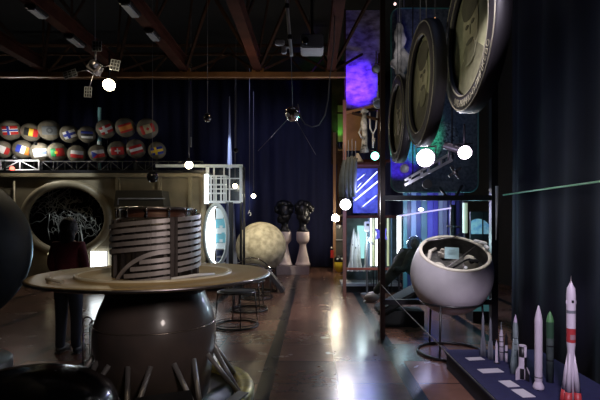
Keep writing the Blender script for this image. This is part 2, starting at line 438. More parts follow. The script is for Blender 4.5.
# foil and wire figure behind the ring
mb = MB(); rnd = random.Random(3)
def tangle(cxp, cyp, rx, ry, n, rad):
    for k in range(n):
        pts = []; a = rnd.uniform(0, 6.28); q = P(cxp+rnd.uniform(-rx, rx), cyp+rnd.uniform(-ry, ry), YF+.5)
        for i in range(9):
            a += rnd.uniform(-1.3, 1.3); q = q+Vector((math.cos(a)*.07, rnd.uniform(-.03,.03), math.sin(a)*.07)); pts.append(q.copy())
        mb.tube(pts, rad, 5)
tangle(56, 208, 9, 10, 24, .008); tangle(62, 220, 10, 12, 24, .008); tangle(80, 228, 7, 12, 14, .007); tangle(84, 206, 9, 5, 10, .007); tangle(45, 200, 14, 8, 10, .004); tangle(95, 220, 8, 16, 8, .004)
for a0, b0 in (((58,205),(78,216)), ((48,228),(50,240)), ((78,216),(74,238)), ((50,212),(48,228)), ((30,205),(60,190)), ((36,212),(70,188))):
    mb.tube([P(*a0, YF+.5), P(*b0, YF+.5)], .01, 6)
mb.tube([Vector((cx-.2, YF+.5, .05)), P(58,225,YF+.5)], .02, 6).tube([Vector((cx+.3, YF+.5, .05)), P(80,225,YF+.5)], .02, 6)
tag(mb.build('wire_sculpture', mat('pale_foil', (.55,.58,.56), .35, .6)), 'tangled pale wire and foil sculpture inside the dark oval opening', 'sculpture')
light('SPOT', (cx+.6, YF-1.2, 3.6), 70, (.9,.97,1), .1, aim=(cx, YF+.5, 1.8), ang=45)
# railing truss above
def rail_truss(x0, x1, y, z0, z1, step, m, label, name='roof_railing', r=.009):
    t = thing(name, (x0, y, z0), label, 'railing')
    part('top_rail', MB().tube([(x0,y,z1),(x1,y,z1)], r*1.3, 6), m, t)
    part('bottom_rail', MB().tube([(x0,y,z0),(x1,y,z0)], r*1.3, 6), m, t)
    n = int(round((x1-x0)/step))
    for i in range(n+1):
        x = x0+(x1-x0)*i/n
        part('upright', MB().tube([(x,y,z0),(x,y,z1)], r, 6), m, t)
        if i < n: part('brace', MB().tube([(x,y,z0 if i % 2 else z1),(x+(x1-x0)/n,y,z1 if i % 2 else z0)], r*.8, 6), m, t)
zr0 = ztop+.085; zr1 = P(0, 161.5, YF+.3).z
rail_truss(P(40,0,YF+.3).x+.05, P(203,0,YF+.3).x, YF+.3, zr0, zr1, .28, mat('dim_steel', (.10,.10,.11), .5), 'thin grey lattice railing along the top of the tan mock-up')
rail_truss(-8.2, P(40,0,YF+.2).x, YF+.15, zr0, zr1, .42, whitep, 'white railing section on the far left catching the light', r=.018)
a = P(12, 168.5, YF-.05)
spot('red_spotlight', a, a+Vector((.3,-1,-.1)), .06, .12, 'small lamp glowing red by the white railing', steel_dark, glow('red_lens', (1,.12,.08), 5), 3, (1,.15,.1), 90, up=.0, yoke=False)

# ------------------------------------------------------------------ flag globes
K = {k: mat('flag_'+k, c, .6) for k, c in dict(red=(.55,.02,.02), white=(.75,.75,.75), blue=(.02,.04,.35), black=(.01,.01,.01), yellow=(.75,.50,.02), green=(.01,.25,.06), orange=(.7,.22,.03), grey=(.10,.11,.12), lightblue=(.25,.35,.6), darkgrey=(.04,.045,.05), cream=(.5,.42,.25)).items()}
KN = list(K)
def nordic(bg, cr, inn=None, o=.38):
    def f(u, v):
        du, dv = abs(u-o), abs(v-.5)
        if inn and (du < .055 or dv < .08): return inn
        if du < .10 or dv < .15: return cr
        return bg
    return f
def vert(*c): return lambda u, v: c[min(int(u*len(c)), len(c)-1)]
def horz(*c): return lambda u, v: c[min(int((1-v)*len(c)), len(c)-1)]
def port(u, v):
    if math.hypot((u-.4)*1.5, v-.5) < .17: return 'yellow'
    return 'green' if u < .4 else 'red'
def swiss(u, v):
    a, b = abs(u-.5)*1.5, abs(v-.5)
    return 'white' if (a < .1 and b < .3) or (b < .1 and a < .3) else 'red'
def canada(u, v):
    if u < .27 or u > .73: return 'red'
    return 'red' if abs(u-.5)*1.6+abs(v-.5)*1.2 < .2 else 'cream'
def seal(u, v):
    d = math.hypot((u-.5)*1.6, v-.5); return 'darkgrey' if .14 < d < .34 else 'grey'
def czech(u, v):
    if abs(v-.5) < (.5-u*1.0): return 'blue'
    return 'white' if v > .5 else 'red'
def spain(u, v): return 'orange' if .25 < v < .75 else 'red'
globe_m = mat('cloudy_plastic', (.24,.215,.165), .25, var=.35, scale=4, coat=.3)
G = [ # px, py, rpx, tilt, flag, label
 (10.0,130,10.4,.08,nordic('red','white','blue'),'globe with a red, white and blue Norwegian cross flag, upper row far left'),
 (31,132,9.5,-.12,vert('black','yellow','red'),'globe with a black, yellow and red Belgian flag'),
 (49.5,130,10.5,.02,seal,'globe with a dark grey flag bearing a round emblem'),
 (69.5,134,9.0,.25,nordic('white','blue'),'dim globe with a white flag and blue cross'),
 (87,134.5,8.5,0,horz('blue','black','white'),'dim globe with a blue, black and white striped flag'),
 (106,129,9.5,.3,nordic('red','white'),'dim globe with a red Danish flag with a white cross'),
 (125.5,127.5,10,.22,spain,'dim globe with an orange and red flag in the upper row'),
 (147.5,128.5,10.5,.22,canada,'globe with a red and cream flag at the right end of the upper row'),
 (3,149.5,8.8,-.25,vert('white','white','red'),'globe with a white and red flag, lower row far left'),
 (23,149.5,9.5,-.22,vert('blue','white','orange'),'globe with a blue, white and orange flag in the lower row'),
 (40.5,152.5,10,.08,horz('white','lightblue','white'),'brightly lit globe with a white flag, directly at the lamp'),
 (57.5,152,9.5,.08,port,'globe with a green and red Portuguese flag and yellow disc'),
 (77,154,9.0,-.06,horz('white','red'),'dim globe with a white over red flag left of the blue-wedge one'),
 (98,153.5,9.0,.12,czech,'dim globe with white and red flag with a blue wedge'),
 (117.5,150.5,9.5,.05,swiss,'globe with a red Swiss flag with a white cross'),
 (136,149,9.8,.2,horz('red','white','red'),'globe with a red and white striped flag in the lower row'),
 (157,150.5,9.0,.15,nordic('blue','yellow'),'globe with a blue flag and yellow cross, lower row far right'),
]
for gi, (px, py, rp, tilt, ff, lab) in enumerate(G):
    Yg = YF+.75 if gi < 8 else YF+.62
    c = P(px, py, Yg); r = rp*Yg/F
    t = thing('flag_globe', c, lab, 'globe', 'globes with national flags above the mock-up')
    part('ball', MB().sphere(c, r, 32, 18), globe_m, t)
    # flag patch curved around the ball, facing the hall
    nu, nv = 20, 12; W, Hh = 1.75, 1.02; fl = MB(); yaw = (VX-px)/F*1.0
    Mz = Matrix.Rotation(0, 4, 'Z') @ Matrix.Rotation(-tilt*1.5-.04, 4, 'Y')
    D = Vector((-c.x, -c.y, H-c.z)).normalized(); base = D.to_track_quat('-Y', 'Z').to_matrix().to_4x4()
    vs = []
    for rr in (1.03, 1.0):
        for j in range(nv+1):
            for i in range(nu+1):
                u = (i/nu-.5)*W; v = (j/nv-.5)*Hh-.05
                q = Vector((math.sin(u*.75), -math.cos(u*.75)*math.cos(v*.8), math.sin(v*.8))).normalized()*r*rr
                vs.append(c+(base @ Mz @ q))
    k = (nu+1)*(nv+1)
    for j in range(nv):
        for i in range(nu):
            q = j*(nu+1)+i; b = len(fl.v)
            fl.f.append([q, q+1, q+nu+2, q+nu+1]); fl.m.append(KN.index(ff((i+.5)/nu, (j+.5)/nv))); fl.sm.append(True)
    fl.v = vs
    for i in range(nu):
        for (q, w) in ((i, i+1), (nv*(nu+1)+i, nv*(nu+1)+i+1)): fl.f.append([q, w, w+k, q+k]); fl.m.append(0); fl.sm.append(False)
    part('flag', fl, [K[x] for x in KN], t)
    zb = ztop+.06
    part('stand_rod', MB().cyl((c.x, c.y+ (r*.5 if gi < 8 else 0), zb), (c.x, c.y+(r*.5 if gi < 8 else 0), c.z-r*.5), .015, n=8), steel_dark, t)
    part('stand_base', MB().cyl((c.x, c.y+ (r*.5 if gi < 8 else 0), zb), (c.x, c.y+(r*.5 if gi < 8 else 0), zb+.02), .07, n=16), steel_dark, t)
a = P(37, 146, YF-.5)
a = P(35, 141, YF+.1)
spot('flag_spotlight', P(15, 157, YF-.1), P(28, 143, YF+.5), .05, .1, 'small black lamp in front of the leftmost flag globes', steel_dark, bulb_white, 7, (1,.95,.85), 110, yoke=False)
spot('flag_spotlight', P(36, 144, YF+.12), P(41, 153, YF+.5), .035, .08, 'tiny glaring lamp right over the white flag globe', steel_dark, bulb_white, 12, (1,.97,.93), 150, yoke=False)
light('POINT', P(22, 146, YF-.3), 38, (1,.95,.85), .05)
light('POINT', P(115, 150, YF-1.4), .3, (1,.9,.8), .05)
t = thing('service_pole', P(99.5,172,YF+1.2), 'tall pole tinted with cyan light rising behind the flag globes', 'pole')
q = P(99.5,0,YF+1.2).x
part('tube', MB().cyl((q, YF+1.2, ztop+.06), (q, YF+1.2, 4.7), .045, n=16), mat('cyan_lit_paint', (.35,.75,.85), .4), t)  # cyan light on the pole put into its paint colour
part('collar', MB().cyl((q, YF+1.2, 3.2), (q, YF+1.2, 3.3), .06, n=16).cyl((q, YF+1.2, 3.7), (q, YF+1.2, 3.78), .06, n=16), whitep, t)

# ------------------------------------------------------------------ white gridded kiosk, oval portal, spire
YK = 10.97
t = thing('gridded_kiosk', P(222, 0, YK)*1, 'bright white gridded metal frame standing right of the tan mock-up', 'kiosk')
t.location = (P(222,0,YK).x, YK, 0)
x0, x1 = P(207.5,0,YK).x, P(241,0,YK).x; z1 = P(0,166,YK).z; zm = P(0,202,YK).z
kw = mat('kiosk_white', (.80,.84,.86), .35)
part('top_beam', MB().bar((P(156,0,YK).x, YK, z1), (x1+.04, YK, z1), .07, .07), kw, t)
part('top_beam', MB().bar((x1, YK, z1), (x1, YK+.5, z1), .05), steel_dark, t)
part('middle_beam', MB().bar((x0, YK, zm), (x1, YK, zm), .06), kw, t)
for x in (x0, x1):
    part('post', MB().bar((x, YK, zm), (x, YK, z1), .07), kw, t)
    part('leg', MB().bar((x, YK, 0), (x, YK, zm), .05), steel_dark, t)
part('rear_post', MB().bar((x1, YK+.5, 0), (x1, YK+.5, z1), .05), steel_dark, t)
for px in (214, 224, 229.5): x = P(px,0,YK).x; part('mullion', MB().bar((x, YK, zm), (x, YK, z1), .028), kw, t)
for py in (178.5, 189): z = P(0,py,YK).z; part('transom', MB().bar((x0, YK, z), (x1, YK, z), .028), kw, t)
part('post', MB().bar((P(231,0,YK).x, YK, 0), (P(231,0,YK).x, YK, zm), .10, .06), steel_dark, t)
part('back_panel', MB().box(((x0+x1)/2, YK+.5, (z1+zm)/2), (x1-x0, .03, z1-zm)), mat('dark_glassy_panel', (.02,.03,.05), .2), t)
mb = MB()
a = P(206,176,YK-.25); b = P(226,202,YK-.25)
for i in range(5): x = a.x+(b.x-a.x)*i/4; mb.bar((x, YK-.25, a.z), (x, YK-.25, b.z), .045 if i in (0,) else .03)
for i in range(4): z = a.z+(b.z-a.z)*i/3; mb.bar((a.x, YK-.25, z), (b.x, YK-.25, z), .035)
for xx in (a.x, b.x):
    for z in (a.z, b.z): mb.bar((xx, YK-.25, z), (xx, YK, z), .03)
part('inner_lattice', mb, kw, t)
part('glow_strip', MB().box((P(206.5,0,YK-.3).x, YK-.3, P(0,189,YK-.3).z), (.10, .04, .7)), glow('strip_glow', (.9,.97,1), 2.2), t, 'glowing white vertical strip')  # blown-out white of the lit frame put in as a glowing strip
light('AREA', P(222, 190, YK-1.3), 4, (.9,.97,1), .3, aim=P(222, 186, YK))  # added light in front of the kiosk, no fixture
# oval portal
YP = 10.5; c = P(216, 235, YP); rx = 13*YP/F; rz = 31.5*YP/F
t = thing('oval_portal', (c.x, YP, 0), 'tall upright oval hatch with a glowing white door and blue panels', 'hatch')
part('hatch_rim', MB().tube(ring(c, rx-.03, 64, 'xz', rz-.03), .045, 10, closed=True), mat('pale_rim', (.62,.70,.70), .35), t)
def ell(sx, sz, c, frac0, frac1, n=40):
    pts = []
    for i in range(n+1):
        a = PI/2+PI*i/n; pts.append((c.x+sx*math.cos(a), c.z+sz*math.sin(a)))
    return pts
# door: crescent on the left
pts = [(c.x+(rx-.06)*math.cos(PI/2+PI*i/30), c.z+(rz-.06)*math.sin(PI/2+PI*i/30)) for i in range(31)]
pts += [(c.x-rx*.22+rx*.16*math.sin(PI*i/14), c.z-(rz-.07)+2*(rz-.07)*i/14) for i in range(1, 14)]
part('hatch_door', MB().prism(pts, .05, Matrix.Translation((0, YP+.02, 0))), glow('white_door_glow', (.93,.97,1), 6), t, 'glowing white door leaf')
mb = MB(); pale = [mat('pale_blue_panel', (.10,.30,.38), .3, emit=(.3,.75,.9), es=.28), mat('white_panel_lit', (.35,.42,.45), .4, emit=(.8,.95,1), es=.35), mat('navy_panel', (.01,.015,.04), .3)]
rows = [(208,219,1),(219,228,0),(228,234,1),(234,243,0),(243,249,1)]
for (ya, yb, mi) in rows:
    za, zb2 = P(0,ya,YP).z, P(0,yb,YP).z; zc = (za+zb2)/2
    w = (rx-.07)*math.sqrt(max(0.05, 1-((zc-c.z)/(rz-.05))**2))
    mb.box((c.x-rx*.05+(w+rx*.05)/2, YP+.06, zc), (max(.05, w+rx*.02), .03, abs(za-zb2)-.01), mi=mi)
for i in range(5):
    mb.box((c.x+.11+.05*(i % 2), YP+.035, P(0,213+7*i,YP).z), (.07, .02, .07), mi=(i+1) % 2)
part('info_panel', mb, pale, t, 'pale blue and white lit panels')
mb = MB()
for k, yy in enumerate((249.5, 257, 263)): mb.box((c.x+.12, YP+.06, P(0,yy,YP).z), (.26-.05*k, .10, .03))
part('step', mb, whitep, t)
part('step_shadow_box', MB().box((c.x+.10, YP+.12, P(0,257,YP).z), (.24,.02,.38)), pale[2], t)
part('foot', MB().box((c.x, YP+.05, .19), (.4,.3,.38), bev=.02), steel_dark, t)
# spire
YS = 14.0; c = P(229.5, 165, YS); tip = P(230, 97, YS).z
t = thing('rocket_spire', (c.x, YS, 0), 'tall tapering silver blue spire monument rising above the white grid', 'monument')
prof = [(.34, .12)]
for i in range(12):
    f = i/11; z = .12+(tip-.12)*f; prof.append((.012+.24*(1-f)**1.35, z))
prof.append((0, tip+.03))
part('spire', MB().lathe(prof, (c.x, YS, 0), 6, smooth=False), mat('silver_blue', (.50,.56,.72), .35, .3), t)
part('base', MB().cyl((c.x, YS, 0), (c.x, YS, .12), .45, n=24), steel_dark, t)

# ------------------------------------------------------------------ moon globe
c = P(261, 247, 12.3); r = .685
t = thing('moon_globe', (c.x, c.y, 0), 'large pale yellow moon globe standing in front of the blue curtain', 'globe')
moon = mat('moon_surface', (.60,.53,.38), .75, col2=(.33,.285,.20), scale=6.5, bump=.6)
part('moon', MB().sphere(c, r, 64, 36), moon, t)
part('support_ring', MB().tube(ring((c.x, c.y, .36), .42, 32), .022, 8, closed=True), wire, t)
for i in range(3):
    a = 2*PI*i/3+.5
    part('leg', MB().tube([(c.x+.42*math.cos(a), c.y+.42*math.sin(a), .36), (c.x+.46*math.cos(a), c.y+.46*math.sin(a), .0)], .02, 6), wire, t)

# ------------------------------------------------------------------ pedestals with busts
t = thing('plinth', (P(292.5,0,13.8).x, 13.8, 0), 'low wide grey block under the two goblet shaped pedestals', 'plinth')
xc = P(292.7, 0, 13.6).x
part('block', MB().box((xc, 13.85, .125), (1.0, .55, .25), bev=.015), mat('grey_lilac_stone', (.30,.25,.27), .5, var=.15), t)
stone = mat('pinkish_white_stone', (.62,.52,.50), .5, var=.18, scale=5)
bronze = mat('dark_bronze', (.022,.022,.026), .38, .5, var=.5, scale=9, bump=.5)
for i, px in enumerate((284.6, 302.8)):
    x = P(px, 0, 13.8).x; y = 13.85; z = .25
    t = thing('goblet_pedestal', (x, y, z), 'white goblet shaped stone pedestal, '+('left one partly behind the moon globe' if i == 0 else 'right one of the two on the plinth'), 'pedestal')
    part('foot', MB().lathe([(0,0),(.235,0),(.235,.07),(.215,.09),(.20,.14)], (x,y,z), 32), stone, t)
    part('stem', MB().lathe([(.20,.14),(.17,.28),(.12,.48),(.10,.62),(.115,.68)], (x,y,z), 32), stone, t)
    part('cup', MB().lathe([(.115,.68),(.175,.74),(.20,.80),(.20,1.02),(.19,1.05),(0,1.05)], (x,y,z), 32), stone, t)
    K2 = 1.32; b = thing('bronze_bust', (x, y, z+1.05), 'dark bronze head with shaggy hair on the '+('left' if i == 0 else 'right')+' goblet pedestal', 'bust')
    s = 1 if i else -1
    part('head', MB().sphere((x,y-.02,z+1.60), .20, 28, 18, (.82,1,1.25)).sphere((x-.0,y-.2,z+1.56), .05, 12, 8, (.6,1,1.4)).sphere((x,y-.13,z+1.44), .09, 12, 8).sphere((x-.16,y,z+1.58), .045, 10, 8).sphere((x+.16,y,z+1.58), .045, 10, 8).disp(.02, 6), bronze, b)
    hair = MB()
    rn = random.Random(i+5)
    for k in range(60):
        a = rn.uniform(0, 2*PI); e = rn.uniform(.05, 1.25)
        d = Vector((math.cos(a)*math.cos(e), math.sin(a)*math.cos(e), math.sin(e)))
        if d.y < -.55 and d.z < .7: continue
        hair.sphere(Vector((x,y,z+1.62))+Vector((d.x*.19+s*.02, d.y*.2, d.z*.24)), rn.uniform(.05,.085), 8, 6)
    part('hair', hair, bronze, b)
    part('neck', MB().lathe([(0,0),(.13,0),(.15,.03),(.10,.09),(.08,.18),(.10,.32)], (x,y,z+1.05), 20).disp(.01, 8), bronze, b)
    part('beard', MB().sphere((x+s*.06,y-.1,z+1.40), .12, 14, 10, (1,.7,1.1)).sphere((x-s*.05,y-.1,z+1.46), .10, 14, 10).disp(.03, 14), bronze, b)
    b.scale = (1.28, 1.1, 1.12)

# ------------------------------------------------------------------ folded antenna arches on the floor
c = P(254, 290, 10.4)
t = thing('folding_antenna', (c.x, 10.4, 0), 'low arched wire frame device with a grey panel before the moon globe', 'antenna')
for (w, h, dy, m) in ((.56,.74,0,chrome), (.46,.60,.1,brushed), (.58,.50,-.1,brushed)):
    part('arch', MB().tube(arc((c.x-.05, 10.4+dy, .03), w, 0, PI, 28, 'xz', h), .013, 6), m, t)
part('cross_bar', MB().tube([(c.x-.64,10.3,.05),(c.x-.2,10.5,.62),(c.x+.1,10.5,.60)], .014, 6).tube([(c.x-.3,10.35,.4),(c.x+.3,10.35,.42)], .012, 6), brushed, t)
part('panel', MB().box((c.x+.50, 10.3, .26), (.09, .34, .62), Matrix.Rotation(R(-38),4,'Y'), bev=.01), mat('grey_panel', (.10,.10,.11), .35, .5), t)
part('base_ring', MB().tube(ring((c.x-.05,10.4,.02), .58, 36, 'xy', .3), .016, 6, closed=True), wire, t)

# ------------------------------------------------------------------ ring stools
def stool(px, py, label, lean=0):
    Y = 720/(py-VY); x = P(px,0,Y).x; r = .33
    t = thing('wire_ring_stand', (x, Y, 0), label, 'stand', 'round black wire stands behind the landing craft')
    part('floor_ring', MB().tube(ring((x,Y,.018), r, 40), .016, 8, closed=True), wire, t)
    part('lower_ring', MB().tube(ring((x,Y,.055), r*.98, 40), .008, 6, closed=True), wire, t)
    part('top_ring', MB().tube(ring((x,Y,.53), r*.86, 40), .014, 8, closed=True), wire, t)
    for k in range(4):
        a = k*PI/2+.35+lean
        part('leg', MB().tube([(x+r*math.cos(a),Y+r*math.sin(a),.02),(x+r*.86*math.cos(a),Y+r*.86*math.sin(a),.53)], .010, 6), wire, t)
    part('tray', MB().lathe([(0,.515),(r*.84,.515),(r*.86,.535),(0,.535)], (x,Y,0), 32), mat('matt_black', (.006,.006,.007), .95), t)
stool(236.5, 326, 'nearest of the black wire ring stands behind the disc')
stool(249, 310, 'middle one of the three black wire ring stands', .4)
stool(257, 298, 'farthest black wire ring stand by the arched antenna', .9)

# ------------------------------------------------------------------ landing craft
CX, CY = -1.39, 4.0
craft = thing('landing_craft', (CX, CY, 0), 'big round lander model with slatted drum, wide tan disc and dark bulb body', 'spacecraft')
disc_tan = mat('worn_tan_paint', (.33,.235,.11), .45, col2=(.30,.22,.11), scale=2.5)
dk = mat('dark_brown_hull', (.11,.08,.07), .34, col2=(.065,.052,.05), scale=2, coat=.25)
bulbp = [(0,.02),(.43,.02),(.455,.10),(.475,.25),(.50,.42),(.515,.55),(.518,.64),(.505,.74),(.475,.84),(.435,.93),(.412,1.0),(.405,1.06),(.42,1.10)]
part('hull', MB().lathe(bulbp, (CX,CY,0), 64), dk, craft)
part('hull_seam', MB().tube(ring((CX,CY,.72), .510, 64), .006, 6, closed=True), mat('seam_shine', (.3,.25,.22), .25, .8), craft)
part('neck_band', MB().lathe([(.418,.985),(.430,1.0),(.425,1.04),(.41,1.05)], (CX,CY,0), 64), steel_dark, craft)
dprof = [(.44,1.085),(.985,1.115),(.995,1.125),(.995,1.145),(.985,1.15),(.86,1.142),(.66,1.135),(.655,1.150),(.62,1.155),(.60,1.13),(.44,1.125),(.36,1.13)]
disc = part('disc', MB().lathe(dprof, (CX,CY,0), 96), disc_tan, craft)
part('disc_rim', MB().tube(ring((CX,CY,1.132), .995, 96), .012, 6, closed=True), brushed, disc)
part('inner_ring', MB().lathe([(.655,1.137),(.658,1.158),(.625,1.162),(.62,1.137)], (CX,CY,0), 96), mat('cream_ring', (.55,.50,.38), .3), disc)
part('highlight_arc', MB().tube([(CX-.45,CY-.70,1.16),(CX-.62,CY-.60,1.17),(CX-.70,CY-.44,1.16)], .014, 6), whitep, disc)  # white highlight on the disc put in as a thin tube
part('highlight_arc', MB().tube([(CX+.30,CY-.55,1.16),(CX+.45,CY-.42,1.175),(CX+.56,CY-.22,1.16)], .014, 6), whitep, disc)  # second disc highlight, also a thin white tube
part('drum', MB().lathe([(0,1.12),(.335,1.12),(.335,1.62),(.30,1.64),(0,1.64)], (CX,CY,0), 48), mat('drum_dark', (.05,.042,.038), .4, .3), craft)
for k in range(18):
    a = k*2*PI/18
    part('drum_rib', MB().box((CX+.352*math.cos(a), CY+.352*math.sin(a), 1.37), (.03,.02,.50), Matrix.Rotation(a,4,'Z')), mat('rib_metal', (.10,.085,.08), .35, .8), craft)
def strip(mb, r, a0, a1, zf, h, th, n=20, mi=0):
    vs = []
    for i in range(n+1):
        a = a0+(a1-a0)*i/n; z = zf(a)
        for (rr, dz) in ((r, -h/2), (r+th, -h/2), (r+th, h/2), (r, h/2)): vs.append((CX+rr*math.cos(a), CY+rr*math.sin(a), z+dz))
    fs = []
    for i in range(n):
        for j in range(4):
            fs.append((i*4+j, i*4+(j+1) % 4, i*4+4+(j+1) % 4, i*4+4+j))
    fs += [(0,1,2,3), tuple(n*4+j for j in (3,2,1,0))]
    mb.add(vs, fs, mi, False); return mb
slat = mat('slat_metal', (.50,.46,.47), .4, .5, var=.35, scale=7)
# facing camera direction angle
camA = math.atan2(0-CY, 0-CX)     # direction from craft to viewer
post_a = camA+R(20)
# right of the post (towards larger angle = viewer's right)
def slats(a0, a1, zs, slope, aref, name='slat'):
    for z in zs:
        mb = strip(MB(), .372, a0, a1, lambda a: z+slope*(a-aref), .034, .012, 24)
        part(name, mb, slat, craft)
        # thin groove line
zs9 = [1.618-.053*k for k in range(9)]
slats(post_a+.07, post_a+PI*.95, zs9[:9], .035, post_a)
slats(camA-PI*.62, post_a-.07, [1.618-.053*k for k in range(5)], .035, post_a)
# lower left fan with an arched border
aw = R(78)
def fan_z(a):  # arch border height at angle a
    f = (post_a-.07-a)/aw; return 1.36-.0+.0-(.30)*(f**2.2)
border = strip(MB(), .374, post_a-.07-aw*.98, post_a-.07, fan_z, .036, .016, 30)
part('arched_border', border, slat, craft)
for k in range(4):
    z = 1.30-.052*k
    f = ((1.36-z)/.30)**(1/2.2); a0 = post_a-.07-aw*f*.96
    part('slat', strip(MB(), .372, a0, post_a-.07, lambda a: z-.0+.035*(a-post_a), .034, .012, 16), slat, craft)
mb = MB()
for (da) in (-.05, .05):
    a = post_a+da; mb.box((CX+.385*math.cos(a), CY+.385*math.sin(a), 1.385), (.03,.022,.51), Matrix.Rotation(a,4,'Z'))
mb.box((CX+.372*math.cos(post_a), CY+.372*math.sin(post_a), 1.385), (.02,.06,.51), Matrix.Rotation(post_a,4,'Z'))
part('upright_channel', mb, mat('channel_metal', (.13,.11,.11), .35, .7), craft)
part('top_ring', MB().tube(ring((CX,CY,1.715), .30, 64), .014, 8, closed=True), brushed, craft)
part('top_drum', MB().lathe([(.29,1.63),(.29,1.70),(.24,1.71),(0,1.71)], (CX,CY,0), 48), mat('rust_brown_lid', (.10,.04,.028), .45, .2), craft)
for k in range(12):
    a = k*2*PI/12+.1
    part('bolt', MB().cyl((CX+.335*math.cos(a), CY+.335*math.sin(a), 1.64), (CX+.335*math.cos(a), CY+.335*math.sin(a), 1.70), .010, n=8).sphere((CX+.335*math.cos(a), CY+.335*math.sin(a), 1.705), .016, 8, 6), chrome, craft)
# struts fan to base ring
strut = mat('strut_metal', (.40,.38,.38), .4, .5)
for k in range(18):
    a = camA-R(170)+k*R(20)+R(5)
    z0 = .47; r0 = .50
    s2 = (1 if k % 2 else -1)*R(9)
    p0 = Vector((CX+r0*math.cos(a), CY+r0*math.sin(a), z0)); p1 = Vector((CX+.74*math.cos(a+s2), CY+.74*math.sin(a+s2), .12))
    part('strut', MB().tube([p0, p1], .021, 10), strut, craft)
brass = mat('brass_ring_paint', (.50,.42,.10), .4, .3, col2=(.20,.17,.06), scale=12)
part('base_ring', MB().lathe([(.70,.0),(.84,.0),(.86,.03),(.86,.10),(.84,.13),(.74,.13),(.70,.10),(.70,0)], (CX,CY,0), 96), brass, craft)
a = camA+R(52)
part('name_plate', MB().box((CX+.80*math.cos(a), CY+.80*math.sin(a), .145), (.10,.22,.012), Matrix.Rotation(a,4,'Z')), greyp, craft)
part('base_deck', MB().lathe([(0,.03),(.71,.03),(.71,.06),(0,.06)], (CX,CY,0), 64), steel_dark, craft)
a = camA+R(4)
part('info_stand', MB().box((CX+.80*math.cos(a), CY+.80*math.sin(a), .27), (.26,.40,.02), Matrix.Rotation(a,4,'Z') @ Matrix.Rotation(R(14),4,'Y')), steel_dark, craft)

# ------------------------------------------------------------------ big dark globe at left
c = Vector((-3.86, 4.6, 1.31)); r = .85
t = thing('celestial_globe', (c.x, c.y, 0), 'huge dark globe cut by the left picture edge, on a round base', 'globe')
part('ball', MB().sphere(c, r, 72, 40), mat('dark_globe', (.011,.014,.018), .6, col2=(.003,.004,.005), scale=2.6), t)
MATS['dark_globe'].node_tree.nodes['Principled BSDF'].inputs['Specular IOR Level'].default_value = .12
part('cradle', MB().lathe([(.38,.10),(.50,.44),(.54,.44),(.42,.10)], (c.x,c.y,0), 48), steel_dark, t)
part('base', MB().lathe([(0,0),(.60,0),(.62,.03),(.62,.13),(.60,.15),(0,.15)], (c.x+.05,c.y,0), 48), mat('grey_base', (.10,.11,.12), .35), t)
light('SPOT', (-4.3, 8.2, 1.0), 110, (.5,.82,1), .08, aim=(c.x+.4, c.y, 1.1), ang=32)  # added unseen light for a cyan rim on the globe
# foreground dome
c = Vector((-1.62, 2.5, .50))
t = thing('display_dome', (c.x, c.y, 0), 'glossy black domed display case at the bottom left corner', 'display case')
part('dome', MB().lathe([(.50,0),(.495,.06),(.46,.13),(.38,.19),(.26,.235),(.12,.255),(0,.26)], c, 64), mat('black_glass', (.004,.004,.005), .16), t)
part('rim', MB().tube(ring(c, .50, 64), .014, 8, closed=True), steel_dark, t)
part('base', MB().lathe([(0,0),(.40,0),(.42,.46),(.49,.50)], (c.x,c.y,0), 48), blackpaint, t)
a = P(69, 379.5, 2.42)
part('card', MB().box((c.x+.18, c.y+.07, c.z+.236), (.085,.03,.004), Matrix.Rotation(R(8),4,'X') @ Matrix.Rotation(R(15),4,'Y')), whitep, t)  # white highlight on the dome put in as a small plate

# wire hoops between visitor and craft
t = thing('wire_hoop_rack', P(92, 380, 4.7)*1, 'pair of thin black wire hoops standing beside the visitor', 'rack')
t.location = (P(92,0,5.0).x, 5.0, 0)
for (xa, xb, zt) in ((83, 92, 0), (90, 97, -.03)):
    A = P(xa, 318, 5.0); B = P(xb, 318, 5.0); zt = A.z+zt
    part('hoop', MB().tube([(A.x,5.0,0),(A.x,5.0,zt-.04)]+[tuple(q) for q in arc(((A.x+B.x)/2,5.0,zt-.04), (B.x-A.x)/2, PI, 0, 10)]+[(B.x,5.0,0)], .009, 6), brushed if zt else wire, t)
part('foot_bar', MB().box((P(90,0,5).x, 5.0, .012), (.22,.25,.024)), wire, t)

# ------------------------------------------------------------------ visitor
def skinned(name, joints, edges, m, parent, sub=2):
    me = bpy.data.meshes.new(name); off = parent.location
    me.from_pydata([tuple(Vector(j[:3])) for j in joints], edges, []); me.update()
    o = bpy.data.objects.new(name, me); C.objects.link(o)
    md = o.modifiers.new('skin', 'SKIN'); 
    if not me.skin_vertices: 
        bpy.context.view_layer.update()
    lay = me.skin_vertices[0] if me.skin_vertices else None
    if lay is None:
        bm = bmesh.new(); bm.from_mesh(me); bm.verts.layers.skin.verify(); bm.to_mesh(me); bm.free(); lay = me.skin_vertices[0]
    for i, j in enumerate(joints):
        rr = j[3] if isinstance(j[3], tuple) else (j[3], j[3]); lay.data[i].radius = rr; lay.data[i].use_root = (i == 0)
    md.use_smooth_shade = True
    s = o.modifiers.new('sub', 'SUBSURF'); s.levels = sub; s.render_levels = sub
    dg = bpy.context.evaluated_depsgraph_get(); dg.update()
    me2 = bpy.data.meshes.new_from_object(o.evaluated_get(dg)); me2.name = name
    bpy.data.objects.remove(o)
    me2.materials.clear(); me2.materials.append(m)
    for p_ in me2.polygons: p_.use_smooth = True; p_.material_index = 0
    o = bpy.data.objects.new(name, me2); C.objects.link(o); o.parent = parent
    return o
VXp, VYp = P(68.5, 0, 5.5).x, 5.5
person = thing('person', (VXp, VYp, 0), 'person seen from behind in a dark red jacket and dark trousers facing the oval opening', 'person')
